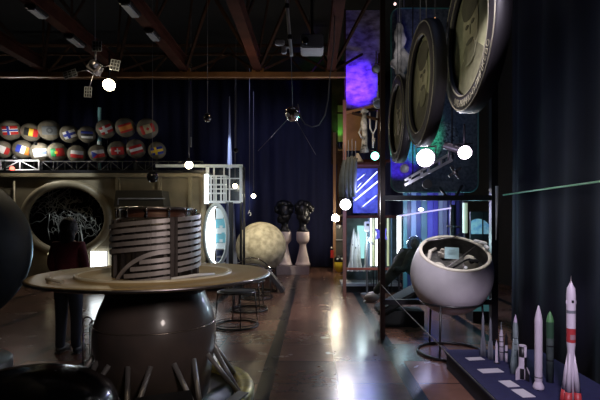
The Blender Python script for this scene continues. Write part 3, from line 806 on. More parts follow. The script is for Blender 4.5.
skinm = mat('skin', (.35,.20,.14), .55); jacket = mat('dark_red_fabric', (.14,.016,.024), .85, var=.3, scale=10); jeans = mat('dark_denim', (.018,.024,.05), .85, var=.3)
hairm = mat('dark_hair', (.012,.009,.008), .6, var=.4, scale=30, bump=.6); shoem = mat('dark_shoe', (.02,.02,.022), .5)
# facing +Y (away from the viewer); height 1.62
J = [(0,0,.86,.10),(0,0,1.0,.11),(0,.0,1.15,.115),(0,-.01,1.28,.10),(0,0,1.36,.06),(0,.01,1.43,.045),(0,.03,1.50,.075),(0,.03,1.57,.062)]
E = [(i, i+1) for i in range(7)]
def addj(j, par): J.append(j); E.append((par, len(J)-1)); return len(J)-1
for s in (-1, 1):
    a = addj((s*.15,0,1.32,.05), 3); b = addj((s*.195,-.02,1.08,.036), a); cc = addj((s*.18,.13,.90,.028), b); h = addj((s*.17,.19,.86,(.028,.016)), cc)
    pm = addj((s*.165,.235,.835,(.030,.014)), h)
    for k in range(4):
        f1 = addj((s*(.165-.026+.017*k),.27,.815,.0085), pm); f2 = addj((s*(.165-.028+.018*k),.295-.004*abs(k-1.3),.79,.0078), f1); addj((s*(.165-.026+.017*k),.30,.768+.003*k,.007), f2)
    t1 = addj((s*.135,.215,.835,.010), h); addj((s*.118,.245,.815,.008), t1)
    hp = addj((s*.085,0,.82,.085), 0); kn = addj((s*.09,.01,.46,.055), hp); an = addj((s*.095,-.01,.09,.038), kn); ft = addj((s*.10,.10,.045,(.035,.03)), an); addj((s*.105,.17,.035,(.03,.022)), ft)
skinned('body', J, E, skinm, person)
JJ = [(0,0,.88,(.165,.125)),(0,0,.99,(.16,.12)),(0,0,1.14,(.165,.12)),(0,-.01,1.27,(.15,.105)),(0,0,1.355,(.075,.065))]
EE = [(0,1),(1,2),(2,3),(3,4)]
for s in (-1, 1):
    b0 = len(JJ); JJ += [(s*.155,-.005,1.315,.068),(s*.205,-.02,1.09,.055),(s*.185,.12,.915,.043)]; EE += [(3,b0),(b0,b0+1),(b0+1,b0+2)]
skinned('jacket', JJ, EE, jacket, person)
JT = [(0,0,.93,(.15,.115)),(0,0,.84,(.14,.11))]; ET = [(0,1)]
for s in (-1, 1):
    b0 = len(JT); JT += [(s*.085,0,.78,.098),(s*.09,.01,.47,.072),(s*.095,-.01,.12,.058),(s*.095,-.01,.06,.058)]; ET += [(1,b0),(b0,b0+1),(b0+1,b0+2),(b0+2,b0+3)]
skinned('trousers', JT, ET, jeans, person)
for s in (-1, 1):
    mb = MB().sphere((VXp+s*.103, VYp+.06, .05), .1, 20, 12, (.48,1.35,.52)).box((VXp+s*.103, VYp+.055, .012), (.09,.25,.024), bev=.01)
    part('shoe', mb, shoem, person)
# skull/face details and hair
part('head', MB().sphere((VXp,VYp+.03,1.52), .1, 28, 18, (.80,.98,1.15)).sphere((VXp,VYp+.132,1.505), .018, 10, 8, (.8,1,1.5)).sphere((VXp-.082,VYp+.03,1.515), .022, 10, 8, (.4,.8,1.3)).sphere((VXp+.082,VYp+.03,1.515), .022, 10, 8, (.4,.8,1.3)).sphere((VXp,VYp+.12,1.465), .02, 10, 6, (1.3,.5,.4)), skinm, person)
mb = MB().sphere((VXp,VYp+.005,1.535), .112, 28, 18, (.92,1,1.08))
mb.sphere((VXp,VYp-.035,1.44), .10, 24, 14, (.95,.62,1.35))
mb.disp(.008, 22)
part('hair', mb, hairm, person)

# ------------------------------------------------------------------ right: exhibit scaffold
def post(px, Y, z1, w, m, root, name='post', z0=0):
    x = P(px,0,Y).x; return part(name, MB().box((x,Y,(z0+z1)/2), (w,w,z1-z0)), m, root)
sc = thing('exhibit_scaffold', (1.5, 8, 0), 'dark and rust brown steel scaffold carrying the exhibits on the right', 'scaffold')
YA = 6.2; xA = P(382.5,0,YA).x; xB = P(493.5,0,YA).x
post(382.5, YA, 6.6, .065, mat('post_dark_brown', (.035,.018,.015), .4, .3), sc)
post(493.5, YA, 6.6, .09, steel_dark, sc)
YM = 9.6; YD = 14.6
post(344.5, YM, 4.2, .07, mat('pinkish_brown_steel', (.30,.13,.10), .45), sc)
post(379, YM, 5.2, .05, steel_brown, sc)
post(334.5, YD, 4.5, .09, mat('tan_brown_steel', (.24,.12,.055), .5), sc)
post(450, YM, 4.2, .07, steel_dark, sc)
post(345.5, YD, 5.6, .09, steel_brown, sc)
def beam(a, b, w, m, name='beam', h=None): return part(name, MB().bar(a, b, w, h), m, sc)
beam((xA,YA,1.93), (xB,YA,1.93), .07, steel_dark); beam((xA,YA,.50), (xB,YA,.50), .07, steel_dark)
beam((xA,YA,4.9), (xB,YA,4.9), .07, steel_dark)
xm = P(344.5,0,YM).x; xn = P(452,0,YM).x
beam((xm,YM,1.71), (xn,YM,1.71), .06, steel_red); beam((xm,YM,.60), (xn,YM,.60), .05, mat('orange_red_rail', (.35,.08,.05), .45))
beam((xm,YM,2.9), (xn,YM,2.9), .06, steel_red)
beam(P(345,113,YM), P(377,105,YM), .05, steel_ochre); beam(P(352,113,YM), P(379,120,YM), .05, steel_brown)
beam(P(335,113,YD), P(345,113,YD), .05, steel_brown)
beam(P(336,221,YD), P(346,221,YD), .05, steel_brown)
beam((P(334.5,0,YD).x,YD,1.75), (xm,YM,1.75), .045, steel_ochre)
part('brace', MB().tube([P(446,196,YA), P(440,188,6.6)], .02, 6).tube([P(456,196,YA), P(462,186,6.6)], .02, 6), steel_dark, sc)

# brown pillar far
x = P(337, 0, 14.9).x
t = thing('timber_pillar', (x, 15.1, 0), 'brown pillar rising beside the far scaffold with green lamplight on it', 'pillar')
a = P(331.5,0,15).x; b = P(346,0,15).x
part('shaft', MB().box(((a+b)/2, 15.15, 5.2), (b-a, .25, 3.3), bev=.01), steel_brown, t)
part('lit_board', MB().box((P(342,0,15).x, 15.0, P(0,128,15).z), (.28, .04, 1.5)), mat('ochre_board', (.35,.22,.08), .6, var=.3, scale=4), t)
part('lower_shaft', MB().box(((a+b)/2+.02, 15.15, 1.78), (.14, .2, 3.56), bev=.01), steel_brown, t)
spot('green_spotlight', P(340, 143, 14.7), P(340, 120, 14.95), .10, .2, 'lamp throwing green light up the brown pillar', steel_dark, glow('green_lens', (.2,1,.25), 6), 26, (.15,1,.2), 60, yoke=False)

# mural panel
a = P(345,0,YM+.6).x; b = P(381,0,YM+.6).x; z0, z1 = P(0,110,YM+.6).z, 6.4
t = thing('swirl_mural', ((a+b)/2, YM+.6, z0), 'tall painted backdrop glowing violet high on the scaffold', 'mural')
mur = mat('mural_paint', (.60,.50,.75), .7, col2=(.14,.09,.16), scale=4.5, stretch=(1,1,1.8))
part('board', MB().box(((a+b)/2, YM+.62, (z0+z1)/2), (b-a, .04, z1-z0)), mur, t)
mb = MB()
for (rr, rz2, oz) in ((.30,.20,.38),(.17,.10,.50)):
    mb.tube(arc(((a+b)/2, YM+.60, z0+oz), rr, R(200), R(300), 24, 'xz', rz2), .010, 6)
part('raised_swirl', mb, mur, t)
part('frame', MB().bar((a,YM+.58,z0), (b,YM+.58,z0), .05).bar((a,YM+.58,z0), (a,YM+.58,z1), .04), steel_brown, t)
vio = (.10,.025,1)
m_ = P(361, 88, YM-.2)
light('SPOT', (m_.x+.05, YM-.9, m_.z-.5), 1000, vio, .08, aim=P(358, 86, YM+.6), ang=34, blend=.9)
light('SPOT', (m_.x+.2, YM-.9, m_.z-.2), 22, vio, .08, aim=P(363, 55, YM+.6), ang=30, blend=.7)
spot('small_spotlight', P(376, 69, 8.8), P(371, 76, 7.5), .08, .18, 'grey unlit spotlight clamped on the post beside the violet backdrop', brushed, greyp, 0, (1,1,1))
spot('small_spotlight', P(378, 104, 8.6), P(372, 108, 7.0), .085, .14, 'round white spotlight at the lower corner of the violet backdrop', whitep, greyp, 0, (1,1,1))

# ochre backing board
a = P(346,0,YM+.5).x; b = P(366,0,YM+.5).x
t = thing('ochre_board', ((a+b)/2, YM+.5, P(0,150,YM+.5).z), 'dim ochre board under the violet backdrop', 'board')
part('board', MB().box(((a+b)/2, YM+.5, P(0,132,YM+.5).z), (b-a, .04, 37*(YM+.5)/F)), mat('ochre_board_dim', (.42,.21,.07), .6, var=.4, scale=3), t)
part('edge_strip', MB().box((b, YM+.47, P(0,132,YM+.5).z), (.03,.05,37*(YM+.5)/F)), steel_dark, t)
mott = mat('mottled_grey', (.62,.60,.55), .7, col2=(.03,.03,.03), scale=9)
c = P(364.3, 153, YM); t = thing('mottled_figure', c, 'grey and black mottled standing figure between ochre board and teal lamp', 'model')
part('trunk', MB().lathe([(0,0),(.09,0),(.07,.15),(.055,.4),(.075,.6),(.05,.85),(0,.9)], c, 16).disp(.03, 6), mott, t)
part('crest', MB().sphere(c+Vector((.0,0,.9)), .07, 12, 8, (1.2,.6,.8)).disp(.02, 15), mott, t)
part('arm', MB().tube([c+Vector((-.05,0,.6)), c+Vector((-.12,-.05,.42)), c+Vector((-.06,-.1,.3))], .02, 8), mott, t)
c = P(373, 148, YM); t = thing('forked_antenna', c, 'pale forked antenna above the teal lamp', 'antenna')
part('mast', MB().tube([c, c+Vector((0,0,.3))], .02, 8), whitep, t)
part('fork', MB().tube([c+Vector((-.07,0,.75)), c+Vector((-.06,0,.42)), c+Vector((0,0,.3)), c+Vector((.06,0,.42)), c+Vector((.10,0,.8))], .018, 8), whitep, t)
part('dish', MB().box(c+Vector((.16,0,.38)), (.07,.05,.22), bev=.02), mat('cream_box', (.5,.48,.38), .5), t)
spot('teal_spotlight', P(375, 156, 8.6), P(378, 158, 5.0), .085, .2, 'oval lamp glowing pale turquoise in the middle of the scaffold', steel_dark, glow('teal_lens', (.25,1,.75), 7), 20, (.2,1,.7), 90)

light('POINT', P(356, 128, 8.9), 11, (1,.8,.55), .06)  # added warm fill for the ochre boards, no fixture
# shelf deck between tiers
t = thing('display_shelf', P(365, 166, YM+.1), 'dark red shelf edge carrying small exhibits above the blue panel', 'shelf')
part('shelf_board', MB().box((P(366,0,YM+.1).x, YM+.15, P(0,165,YM).z), (.75, .8, .05)), steel_red, t)
c = P(357.5, 163, YM-.1); t = thing('pyramid_model', c, 'small pale pyramid shaped capsule on the shelf', 'model')
part('shell', MB().lathe([(0,0),(.13,0),(.12,.04),(.05,.16),(.03,.2),(0,.21)], c, 16), mat('beige_shell', (.5,.42,.32), .5), t)
part('port', MB().sphere(c+Vector((-.02,-.09,.07)), .025, 10, 8), blackpaint, t)

# grey hanging fabric tubes
for i, (px, py0, py1, w) in enumerate(((343.5,160,203,.05), (347.3,157,204,.06), (351,156,198,.06), (354.6,158,197,.055))):
    top = P(px+1, py0, YM-.3); bot = P(px-1, py1, YM-.3)
    t = thing('grey_hose', bot, 'long grey tapering tube hanging at the scaffold corner, '+('leftmost of four','second of four from the left','third of four from the left','rightmost of four')[i], 'tube', 'grey tubes hanging at the scaffold corner')
    pts = [bot+(top-bot)*k/8+Vector((math.sin(k/8*PI)*-.03,0,0)) for k in range(9)]
    part('tube', MB().tube(pts, [.02+w*math.sin(PI*min(1,(k+1.2)/9.5))**.7 for k in range(9)], 12), mat('grey_tube', (.10,.11,.10), .6, var=.3), t)
    part('loop', MB().tube([top, top+Vector((0,0,.35))], .008, 5), cable, t)

# blue backdrop with light tubes
a = P(353,0,YM+.4).x; b = P(384,0,YM+.4).x; za, zb = P(0,213,YM+.4).z, P(0,166,YM+.4).z
t = thing('blue_backdrop', ((a+b)/2, YM+.4, za), 'bright blue lit backdrop behind the slanted white light tubes', 'backdrop')
part('board', MB().box(((a+b)/2, YM+.42, (za+zb)/2), (b-a, .03, zb-za)), mat('blue_lit_board', (.16,.20,.72), .5, col2=(.03,.04,.30), scale=5), t)  # blue lamplight put into the board's own colour
part('edge_strip', MB().bar((b,YM+.38,za), (b,YM+.38,zb), .03), steel_dark, t)
for i, (A, B, r) in enumerate((((356.5,181),(365,174),.008), ((355.5,193),(378,171),.012), ((354,201),(382,178),.016), ((362,207),(377,195),.010), ((357,188),(361.5,182.5),.007))):
    A = P(*A, YM+.15); B = P(*B, YM+.15)
    t = thing('slanted_light_tube', A, 'slim white light tube slanting across the blue backdrop, '+('topmost short one','second from the top, long','thickest and longest one','lowest one at the right','shortest one at the left')[i], 'light tube', 'slanted light tubes on the blue backdrop')
    part('tube', MB().tube([A, B], r, 8), glow('tube_glow', (.62,.66,1), 3.0), t)
    d = (B-A).normalized()
    part('end_cap', MB().cyl(A-d*.02, A+d*.02, r*1.4, n=8).cyl(B-d*.02, B+d*.02, r*1.4, n=8), greyp, t)
light('POINT', P(366, 190, YM-.35), 32, (.32,.36,1), .1)
# bright lamps
c = P(345.5, 204.5, YM-.5)
spot('flood_lamp', c, (.0, 0, 1.5), .12, .2, 'brightest white flood lamp at the foot of the hanging grey tubes', steel_dark, glow('flood_lens', (.95,.92,1), 14), 60, (.93,.9,1), 150)
c2 = P(335.5, 218, 13.6)
t = thing('globe_lamp', c2, 'round glowing globe lamp on the far brown post', 'lamp')
part('bulb', MB().sphere(c2, .11, 20, 12), glow('globe_glow', (1,.88,.66), 110), t)
part('bracket', MB().tube([c2+Vector((0,.08,0)), P(335,218,YD-.03)], .02, 6), steel_dark, t)
light('POINT', c2, 60, (1,.87,.66), .115, parent=t)
c = P(342.5, 176, YM+.2); t = thing('white_streak', c, 'narrow white strip put in for a bright streak left of the hanging grey tubes', 'streak')
part('strip', MB().box(c, (.06,.03,.42), Matrix.Rotation(.12,4,'Y'), bev=.01), whitep, t)  # bright streak of light put in as a white strip
part('clip', MB().box(c+Vector((.0,0,.23)), (.08,.05,.04), bev=.008), steel_dark, t)
light('POINT', c+Vector((-.08,-.35,0)), 6, (.95,.97,1), .04)  # added light that blows the strip out to white
# yellow-black figure and red box at far post
c = P(339.5, 268.5, 14.2); c.z = 0
t = thing('round_robot', c, 'small round black and yellow figure on the floor at the far scaffold foot', 'figure')
zc = P(0,262,14.2).z
part('shell', MB().sphere((c.x,c.y,.24), .22, 24, 14, (.8,.7,1.08)), mat('robot_yellow', (.80,.60,.04), .45, emit=None), t)
part('cap', MB().sphere((c.x,c.y,.40), .20, 24, 14, (.85,.74,.8)), blackpaint, t)
part('eye', MB().sphere((c.x-.07,c.y-.13,.44), .035, 10, 8).sphere((c.x+.07,c.y-.13,.44), .035, 10, 8), whitep, t)
c = P(339, 256, 14.9); t = thing('grey_display_box', (c.x, 14.75, 0), 'dark showcase with pale bits behind the round yellow figure', 'showcase')
part('case', MB().box((c.x,14.8,.75), (.32,.25,1.5), bev=.01), mat('case_dark', (.06,.055,.05), .5), t)
part('model', MB().sphere((c.x-.03,14.64,1.45), .06, 12, 8).disp(.02, 18), whitep, t)
part('ledge', MB().box((c.x,14.64,1.02), (.30,.1,.03)), greyp, t)
c = P(332, 254, 14.5); t = thing('fire_box', c, 'small red box mounted at the left of the far post', 'box')
part('case', MB().box(c, (.10,.08,.25), bev=.01), red_p, t); part('arm', MB().bar(c+Vector((.04,0,.0)), c+Vector((.09,.1,0)), .03), steel_dark, t); part('knob', MB().sphere(c+Vector((-.02,-.03,.2)), .035, 10, 8), whitep, t)

# lower alcove
a = P(347,0,YM+1.4).x; b = P(398,0,YM+1.4).x
t = thing('teal_backdrop', ((a+b)/2, YM+1.4, 0), 'pale turquoise lit backdrop in the lower scaffold bay', 'backdrop')
part('board', MB().box((P(362.5,0,YM+1.4).x, YM+1.4, P(0,242,YM+1.4).z), (.26, .03, .8)), glow('teal_screen', (.45,.95,.95), .9), t)
part('rear_board', MB().box(((a+b)/2, YM+1.5, .95), (b-a, .03, 1.5)), mat('grey_teal', (.12,.17,.18), .5, var=.5, scale=6), t)
part('foot', MB().box(((a+b)/2, YM+1.5, .1), (b-a,.2,.2)), steel_dark, t)
wm = mat('model_white', (.75,.76,.74), .45, col2=(.55,.55,.52), scale=6)
def model_rocket(px, py_top, py_base, Y, rpx, lean, label, m=None, name='model_rocket', zbase=None, fins=True, group='white rocket models in the lower scaffold bay'):
    base = P(px, py_base, Y); h = (py_base-py_top)*Y/F; r = rpx*Y/F
    q = Matrix.Rotation(lean, 4, 'Y')
    t = thing(name, base, label, 'rocket model', group)
    part('fuselage', MB().lathe([(0,0),(r*.8,0),(r,h*.05),(r,h*.55),(r*.85,h*.72),(r*.4,h*.9),(0,h)], base, 16, q), m or wm, t)
    mb = MB()
    if fins:
        for k in range(4):
            mb.prism([(r*.8,0),(r*2,-.0),(r*1.5,h*.12),(r*.9,h*.25)], .012, Matrix.Translation(base) @ q @ Matrix.Rotation(k*PI/2+.4,4,'Z'))
        part('fins', mb, m or wm, t)
    part('port', MB().sphere(base+(q @ Vector((0,-r*.85,h*.6))), r*.3, 8, 6), blackpaint, t)
    return t
t = thing('low_display_stage', (P(368,0,YM+.8).x, YM+.9, 0), 'low grey stage under the white rocket models in the lower bay', 'stage')
part('deck', MB().box((P(370,0,YM+.8).x, YM+.9, .18), (1.35,.7,.06)), greyp, t); part('skirt', MB().box((P(370,0,YM+.8).x, YM+.95, .075), (1.25,.6,.15)), steel_dark, t)
for (px, t0, rp, ln, lab) in ((350.5,227,2.0,.08,'slim white rocket model leaning slightly, leftmost in the lower bay'), (355,232,2.6,.02,'white rocket model with round black port, second in the lower bay'), (360,228,1.6,-.05,'thin white rocket model before the turquoise screen'), (367,238,2.6,.0,'short stout white rocket model right of the turquoise screen')):
    model_rocket(px, t0, 271.2, YM+.7, rp, ln, lab)
# tall instrument tower
c = P(367, 0, YM+.3); c.z = 0
t = thing('lunar_probe_model', c, 'boxy white probe model on a tall mast in the lower bay', 'probe model')
zt = P(0,222,YM+.3).z
part('instrument_box', MB().box((c.x,c.y,zt-.1), (.12,.12,.22), bev=.012), whitep, t)
part('window', MB().box((c.x+.01,c.y-.065,zt-.06), (.06,.01,.05)), blackpaint, t)
part('mast', MB().tube([(c.x,c.y,.0),(c.x,c.y,zt-.2)], .022, 8), greyp, t)
part('dish', MB().lathe([(0,0),(.08,.03),(.10,.06)], (c.x+.05,c.y-.05,zt-.45), 16, Matrix.Rotation(1.0,4,'Y')), whitep, t)
part('foot_plate', MB().cyl((c.x,c.y,0),(c.x,c.y,.03), .14), greyp, t)
# vertical light strips and pipes
def vtube(px, py0, py1, Y, r, m, name, label, cat, group=None, base=True):
    a = P(px,py0,Y); b = P(px,py1,Y); t = thing(name, b, label, cat, group)
    part('tube', MB().cyl(b, a, r, n=12), m, t)
    part('cap', MB().cyl(a, a+Vector((0,0,.03)), r*1.25, n=12), steel_dark, t)
    if base: part('socket', MB().cyl((b.x,b.y,0), b, r*.5, n=8), steel_dark, t)
wl = glow('strip_white', (.85,.95,1), 3.0)
yl = mat('cream_tube', (.70,.72,.45), .4, emit=(.8,.9,.5), es=.35); bl = mat('slate_tube', (.15,.25,.38), .4)
for i, (px, m, r, lab) in enumerate(((371, wl, .018, 'thin glowing white upright strip in the lower bay, leftmost'), (373.5, yl, .022, 'cream upright tube in the lower bay between glowing strips'), (376.5, wl, .020, 'bright white upright strip just left of the purple ornament'), (379.8, yl, .016, 'cream upright tube behind the purple ornament'), (388, yl, .025, 'pale cream upright tube right of the dark post'), (391.5, bl, .02, 'slate blue upright tube right of the dark post'), (369, bl, .02, 'slate blue upright tube beside the probe model'))):
    vtube(px, 216, 266, YM+.45, r, m, 'upright_tube', lab, 'tube', 'upright tubes in the lower scaffold bay')
vtube(399, 216, 265, 8.6, .038, glow('fluoro_tube', (.90,.98,1), 5), 'fluorescent_column', 'thick glowing white upright tube left of the round capsule', 'light tube')
light('POINT', P(398, 240, 8.2), 9, (.85,.93,1), .08)
light('POINT', P(362, 238, YM+.2), 9, (.8,.97,1), .08)
# purple ornament
c = P(381, 234, YM-.2)
indigo = mat('indigo_plastic', (.04,.02,.42), .4, emit=(.1,.05,1), es=.25)
t = thing('bow_ornament', c, 'indigo bow shaped ornament half hidden by the dark front post', 'ornament')
part('plate', MB().prism([(-.12,.12),(0,.07),(.12,.12),(.10,0),(.13,-.12),(0,-.07),(-.12,-.12),(-.09,0)], .05, Matrix.Translation(c)), indigo, t)
part('rod', MB().cyl(c+Vector((0,.06,0)), Vector((c.x,c.y+.06,0)), .02, n=8), steel_dark, t)
part('hub', MB().sphere(c+Vector((0,-.03,0)), .03, 10, 8), indigo, t)
# lit rail with bulb above capsule
A = P(399, 216, 7.6); B = P(451, 208, 7.6)
t = thing('light_rail', A, 'thin lilac light rail with a small bulb above the round capsule', 'light')
part('rail', MB().tube([A, B], .012, 8), glow('lilac_rail', (.6,.55,1), 1.2), t)
part('bulb', MB().sphere(P(421,209.5,7.55), .035, 12, 8, (1.3,1,.8)), glow('lilac_bulb', (.85,.85,1), 8), t)
part('bracket', MB().tube([B, P(451,200,7.6)], .01, 6), steel_dark, t)
# striped backdrop in right bay
YR = 9.0
t = thing('striped_backdrop', (P(430,0,YR).x, YR, 0), 'tall backdrop of blue, violet and slate vertical bands behind the capsule', 'backdrop')
cols = [(.05,.16,.20),(.02,.03,.10),(.16,.24,.42),(.03,.05,.20),(.08,.16,.22),(.10,.10,.48),(.07,.06,.38),(.26,.30,.42),(.16,.17,.30),(.05,.05,.22),(.10,.09,.36),(.03,.03,.12),(.02,.02,.04)]
ws = [403,407,411,416,421,427,433,438,443,447,451,455,460,464]
for i in range(13):
    a = P(ws[i],0,YR).x; b = P(ws[i+1],0,YR).x
    part('band', MB().box(((a+b)/2, YR+.03*(i % 2), 1.25), (b-a, .05, 2.5), bev=.008), mat('band_paint_%d' % i, cols[i], .4, var=.3, scale=3), t)
light('POINT', P(425, 215, 8.2), 30, (.6,.62,1), .1)
light('POINT', P(408, 240, 8.2), 20, (.5,.9,1), .1)
vtube(465, 203, 233, 8.2, .045, mat('green_white_tube', (.5,.65,.45), .4, emit=(.7,.95,.7), es=.35), 'pale_green_tube', 'pale green lit upright column behind the capsule', 'column')
# earth picture
c = P(479.5, 226, 7.4); w = 19*7.4/F; h = 19*7.4/F
t = thing('earth_picture', (c.x,c.y,c.z), 'lit picture of the blue cloudy Earth right behind the capsule', 'picture')
em = mat('earth_print', (.05,.22,.50), .4, col2=(.45,.62,.62), scale=11)
em.node_tree.nodes['Principled BSDF'].inputs['Emission Strength'].default_value = .22; em.node_tree.nodes['Principled BSDF'].inputs['Emission Color'].default_value = (.3,.6,.8,1)
part('screen', MB().box(c, (w,.03,h*1.5)), blackpaint, t)
pts = [(-w/2+.01,-h*.42)]+[(-w/2+.01+(w-.02)*(i/16), -h*.42+h*.80*math.sqrt(max(0,1-((i/16-.4)/.75)**2))) for i in range(17)]+[(w/2-.01,-h*.42)]
part('earth', MB().prism(pts, .01, Matrix.Translation(c+Vector((0,-.02,0)))), em, t)
part('divider', MB().bar(c+Vector((.04,-.035,-h*.7)), c+Vector((.04,-.035,h*.7)), .018), blackpaint, t)
c = P(481, 249, 7.3)
t = thing('teal_showcase', (c.x,c.y,0), 'dim teal glass showcase below the Earth picture', 'showcase')
part('glass_case', MB().box((c.x,c.y,.68), (.34,.3,1.0), bev=.01), mat('teal_glassy', (.10,.30,.32), .2, emit=(.2,.6,.65), es=.10), t)
part('base', MB().box((c.x,c.y,.09), (.38,.34,.18)), steel_dark, t); part('edge_trim', MB().tube([(c.x-.17,c.y-.16,1.19),(c.x+.17,c.y-.16,1.19)], .012, 6), brushed, t)
light('POINT', P(475, 225, 6.9), 5, (.4,.9,1), .05)
c = P(452.5, 225, 7.9); t = thing('dark_mast', (c.x,c.y,0), 'dark mast with a small crossbar behind the capsule top', 'mast')
part('mast', MB().cyl((c.x,c.y,0),(c.x,c.y,1.9), .05, n=12), steel_dark, t); part('cross_bar', MB().tube([(c.x-.12,c.y-.05,P(0,226,7.9).z),(c.x+.12,c.y-.05,P(0,227,7.9).z)], .015, 6), brushed, t)

# rounded dark sheet
YQ = 6.85; t = thing('hanging_display_sheet', P(430,193,YQ), 'large dark rounded display sheet with thin teal edging behind the spotlights', 'panel')
a = P(391,0,YQ).x; b = P(478,0,YQ).x; z0 = P(0,192,YQ).z; z1 = 4.85; rr = .14
pts = []
for (qx, qz, s0) in ((b-rr,z1-rr,0),(a+rr,z1-rr,90),(a+rr,z0+rr,180),(b-rr,z0+rr,270)):
    for k in range(7): an = R(s0+15*k); pts.append((qx+rr*math.cos(an), qz+rr*math.sin(an)))
part('sheet', MB().prism(pts, .03, Matrix.Translation((0,YQ+.02,0))), mat('dark_speckled_sheet', (.13,.15,.19), .4, col2=(.05,.065,.09), scale=22), t)
part('edging', MB().tube([(p_[0],YQ-.01,p_[1]) for p_ in pts], .011, 6, closed=True), mat('teal_tube', (.06,.20,.20), .3), t)
part('relief', MB().sphere((P(440,0,YQ).x,YQ,P(0,142,YQ).z), .30, 24, 14, (1,.12,1.1)).disp(.03, 9), mat('speckled_grey', (.30,.32,.34), .5, col2=(.02,.02,.03), scale=30), t)
part('hanger', MB().cyl((a+.2,YQ+.02,z1),(a+.2,YQ+.02,6.95), .01, n=6).cyl((b-.2,YQ+.02,z1),(b-.2,YQ+.02,6.95), .01, n=6), cable, t)
light('SPOT', P(428, 178, 5.95), 80, (.05,1,.45), .05, aim=P(419, 140, YQ), ang=38)
light('SPOT', P(404, 186, 6.1), 80, vio, .05, aim=P(400, 158, YQ), ang=42)
light('SPOT', (1.5, 6.2, 3.9), 4, (.1,.08,1), .05, aim=P(408, 25, 7.2), ang=45)
# white crumpled drape high up
c = P(399.5, 50, 6.62); mb = MB()
mb.sphere(c, .1, 20, 24, (1.0,.5,4.2)); mb.sphere(c+Vector((.04,-.02,-.15)), .09, 16, 16, (1,.5,2.6)); mb.disp(.07, 5); mb.disp(.03, 14)
t = thing('crumpled_drape', c, 'crumpled pale cloth figure hanging left of the tall round portrait', 'drape')
part('cloth', mb, mat('pale_crumple', (.42,.40,.40), .8, col2=(.14,.14,.15), scale=6), t)
part('suspension_cable', MB().tube([c+Vector((0,0,.35)), Vector((c.x,c.y,6.95))], .006, 5), cable, t)
part('strap', MB().tube([P(407,46,6.95), P(404,60,6.95), P(408,68,6.95)], .012, 6), whitep, t)
light('POINT', P(402, 40, 6.3), 1.6, (1,.95,.95), .04)
t = thing('indicator_lamp', P(435,19,5.5), 'tiny orange lamp between the two large portraits', 'lamp')
part('bulb', MB().sphere(P(435,19,5.5), .014, 10, 8), glow('orange_led', (1,.45,.2), 6), t); part('flex', MB().tube([P(435,18,5.5), Vector((P(435,0,5.5).x,5.5,6.95))], .003, 5), cable, t)
t = thing('indicator_lamp', P(395,4,6.8), 'tiny pinkish lamp at the top edge above the crumpled cloth', 'lamp')
part('bulb', MB().sphere(P(395,4,6.8), .02, 10, 8), glow('pink_led', (1,.7,.65), 2.5), t); part('flex', MB().tube([P(395,3,6.8), Vector((P(395,0,6.8).x,6.8,6.95))], .003, 5), cable, t)

# spotlights on track
A = P(405, 185, 5.75); B = P(452, 160, 5.75)
t = thing('spotlight_bar', A, 'slanted silver bar carrying the glaring spotlights above the capsule', 'light bar')
alu = mat('aluminium', (.7,.68,.72), .3, .7)
part('rail', MB().bar(A, B, .05, .035), alu, t)
part('rail', MB().bar(A+Vector((0,0,.06)), B+Vector((-.05,0,.07)), .04, .03), alu, t)
for f in (.1,.35,.5,.75,.95): q = A+(B-A)*f; part('spacer', MB().box(q+Vector((0,0,.03)), (.03,.04,.09)), alu, t)
part('hanger', MB().tube([B, Vector((B.x,B.y,6.95))], .01, 6).tube([A+Vector((.1,0,0)), Vector((A.x+.1,A.y,6.95))], .008, 6), steel_dark, t)
q = P(427, 184, 5.8); part('counterweight', MB().cyl(q+Vector((0,-.03,0)), q+Vector((0,.03,0)), .06), blackpaint, t)
vm = mat('lilac_housing', (.30,.25,.32), .35, .5)
spot('track_spotlight', P(425.5, 158, 5.55), (-.3,0,1.3), .115, .22, 'blinding white spotlight in the middle of the slanted bar', vm, glow('spot_lens_white', (.97,.95,1), 60), 34, (1,.97,1), 80, group='spotlights on the slanted bar')
spot('track_spotlight', P(465, 152.5, 5.5), P(480, 157, 4.2), .085, .22, 'white glowing spotlight pointing right at the upper end of the bar', vm, bulb_white, 14, (1,.95,.93), 80, group='spotlights on the slanted bar')
q = P(446, 147, 5.6); t = bpy.data.objects['track_spotlight.001'] if 'track_spotlight.001' in bpy.data.objects else None
part('snoot', MB().cyl(P(444,145,5.65), P(460,150,5.58), .045, .05), vm, t)
part('arm', MB().tube([P(448,160,5.75), P(449,150,5.68)], .014, 6), vm, t)
spot('track_spotlight', P(404.5, 168.5, 5.6), P(396, 163, 4.6), .055, .18, 'unlit dark spotlight at the lower left end of the bar', vm, greyp, 0, (1,1,1), group='spotlights on the slanted bar', yoke=False)
q = P(455, 172, 5.9); t = thing('propeller_model', q, 'small silver winged model under the right end of the light bar', 'model')
part('hub', MB().sphere(q, .035, 12, 8), brushed, t)
for an in (35, 125, 215, 305): d = Vector((math.cos(R(an)),0,math.sin(R(an)))); part('blade', MB().bar(q+d*.03, q+d*.10, .012, .035), brushed, t)
part('suspension_cable', MB().tube([q+Vector((0,0,.03)), Vector((q.x,q.y,6.95))], .003, 5), cable, t)
tag(MB().tube([(2.58,YA-.1,P(0,195,YA-.1).z), (2.50,4.8,1.955), (2.50,3.0,1.95), (2.50,1.5,1.95)], .010, 6).build('green_cable', mat('green_white_cable', (.35,.75,.45), .4)), 'thin pale green cable stretched along the dark right curtain', 'cable')
tag(MB().tube([P(497,186,6.0), P(496.8,215,6.0), P(496,240,6.0)], [.022,.014,.006], 8).build('dangling_cable', whitep), 'thin white hanging cord at the edge of the dark right curtain', 'cord')
light('SPOT', (2.0, 3.4, 2.6), 1.5, (.6,1,.8), .04, aim=(2.5, 4.0, 1.95), ang=60)

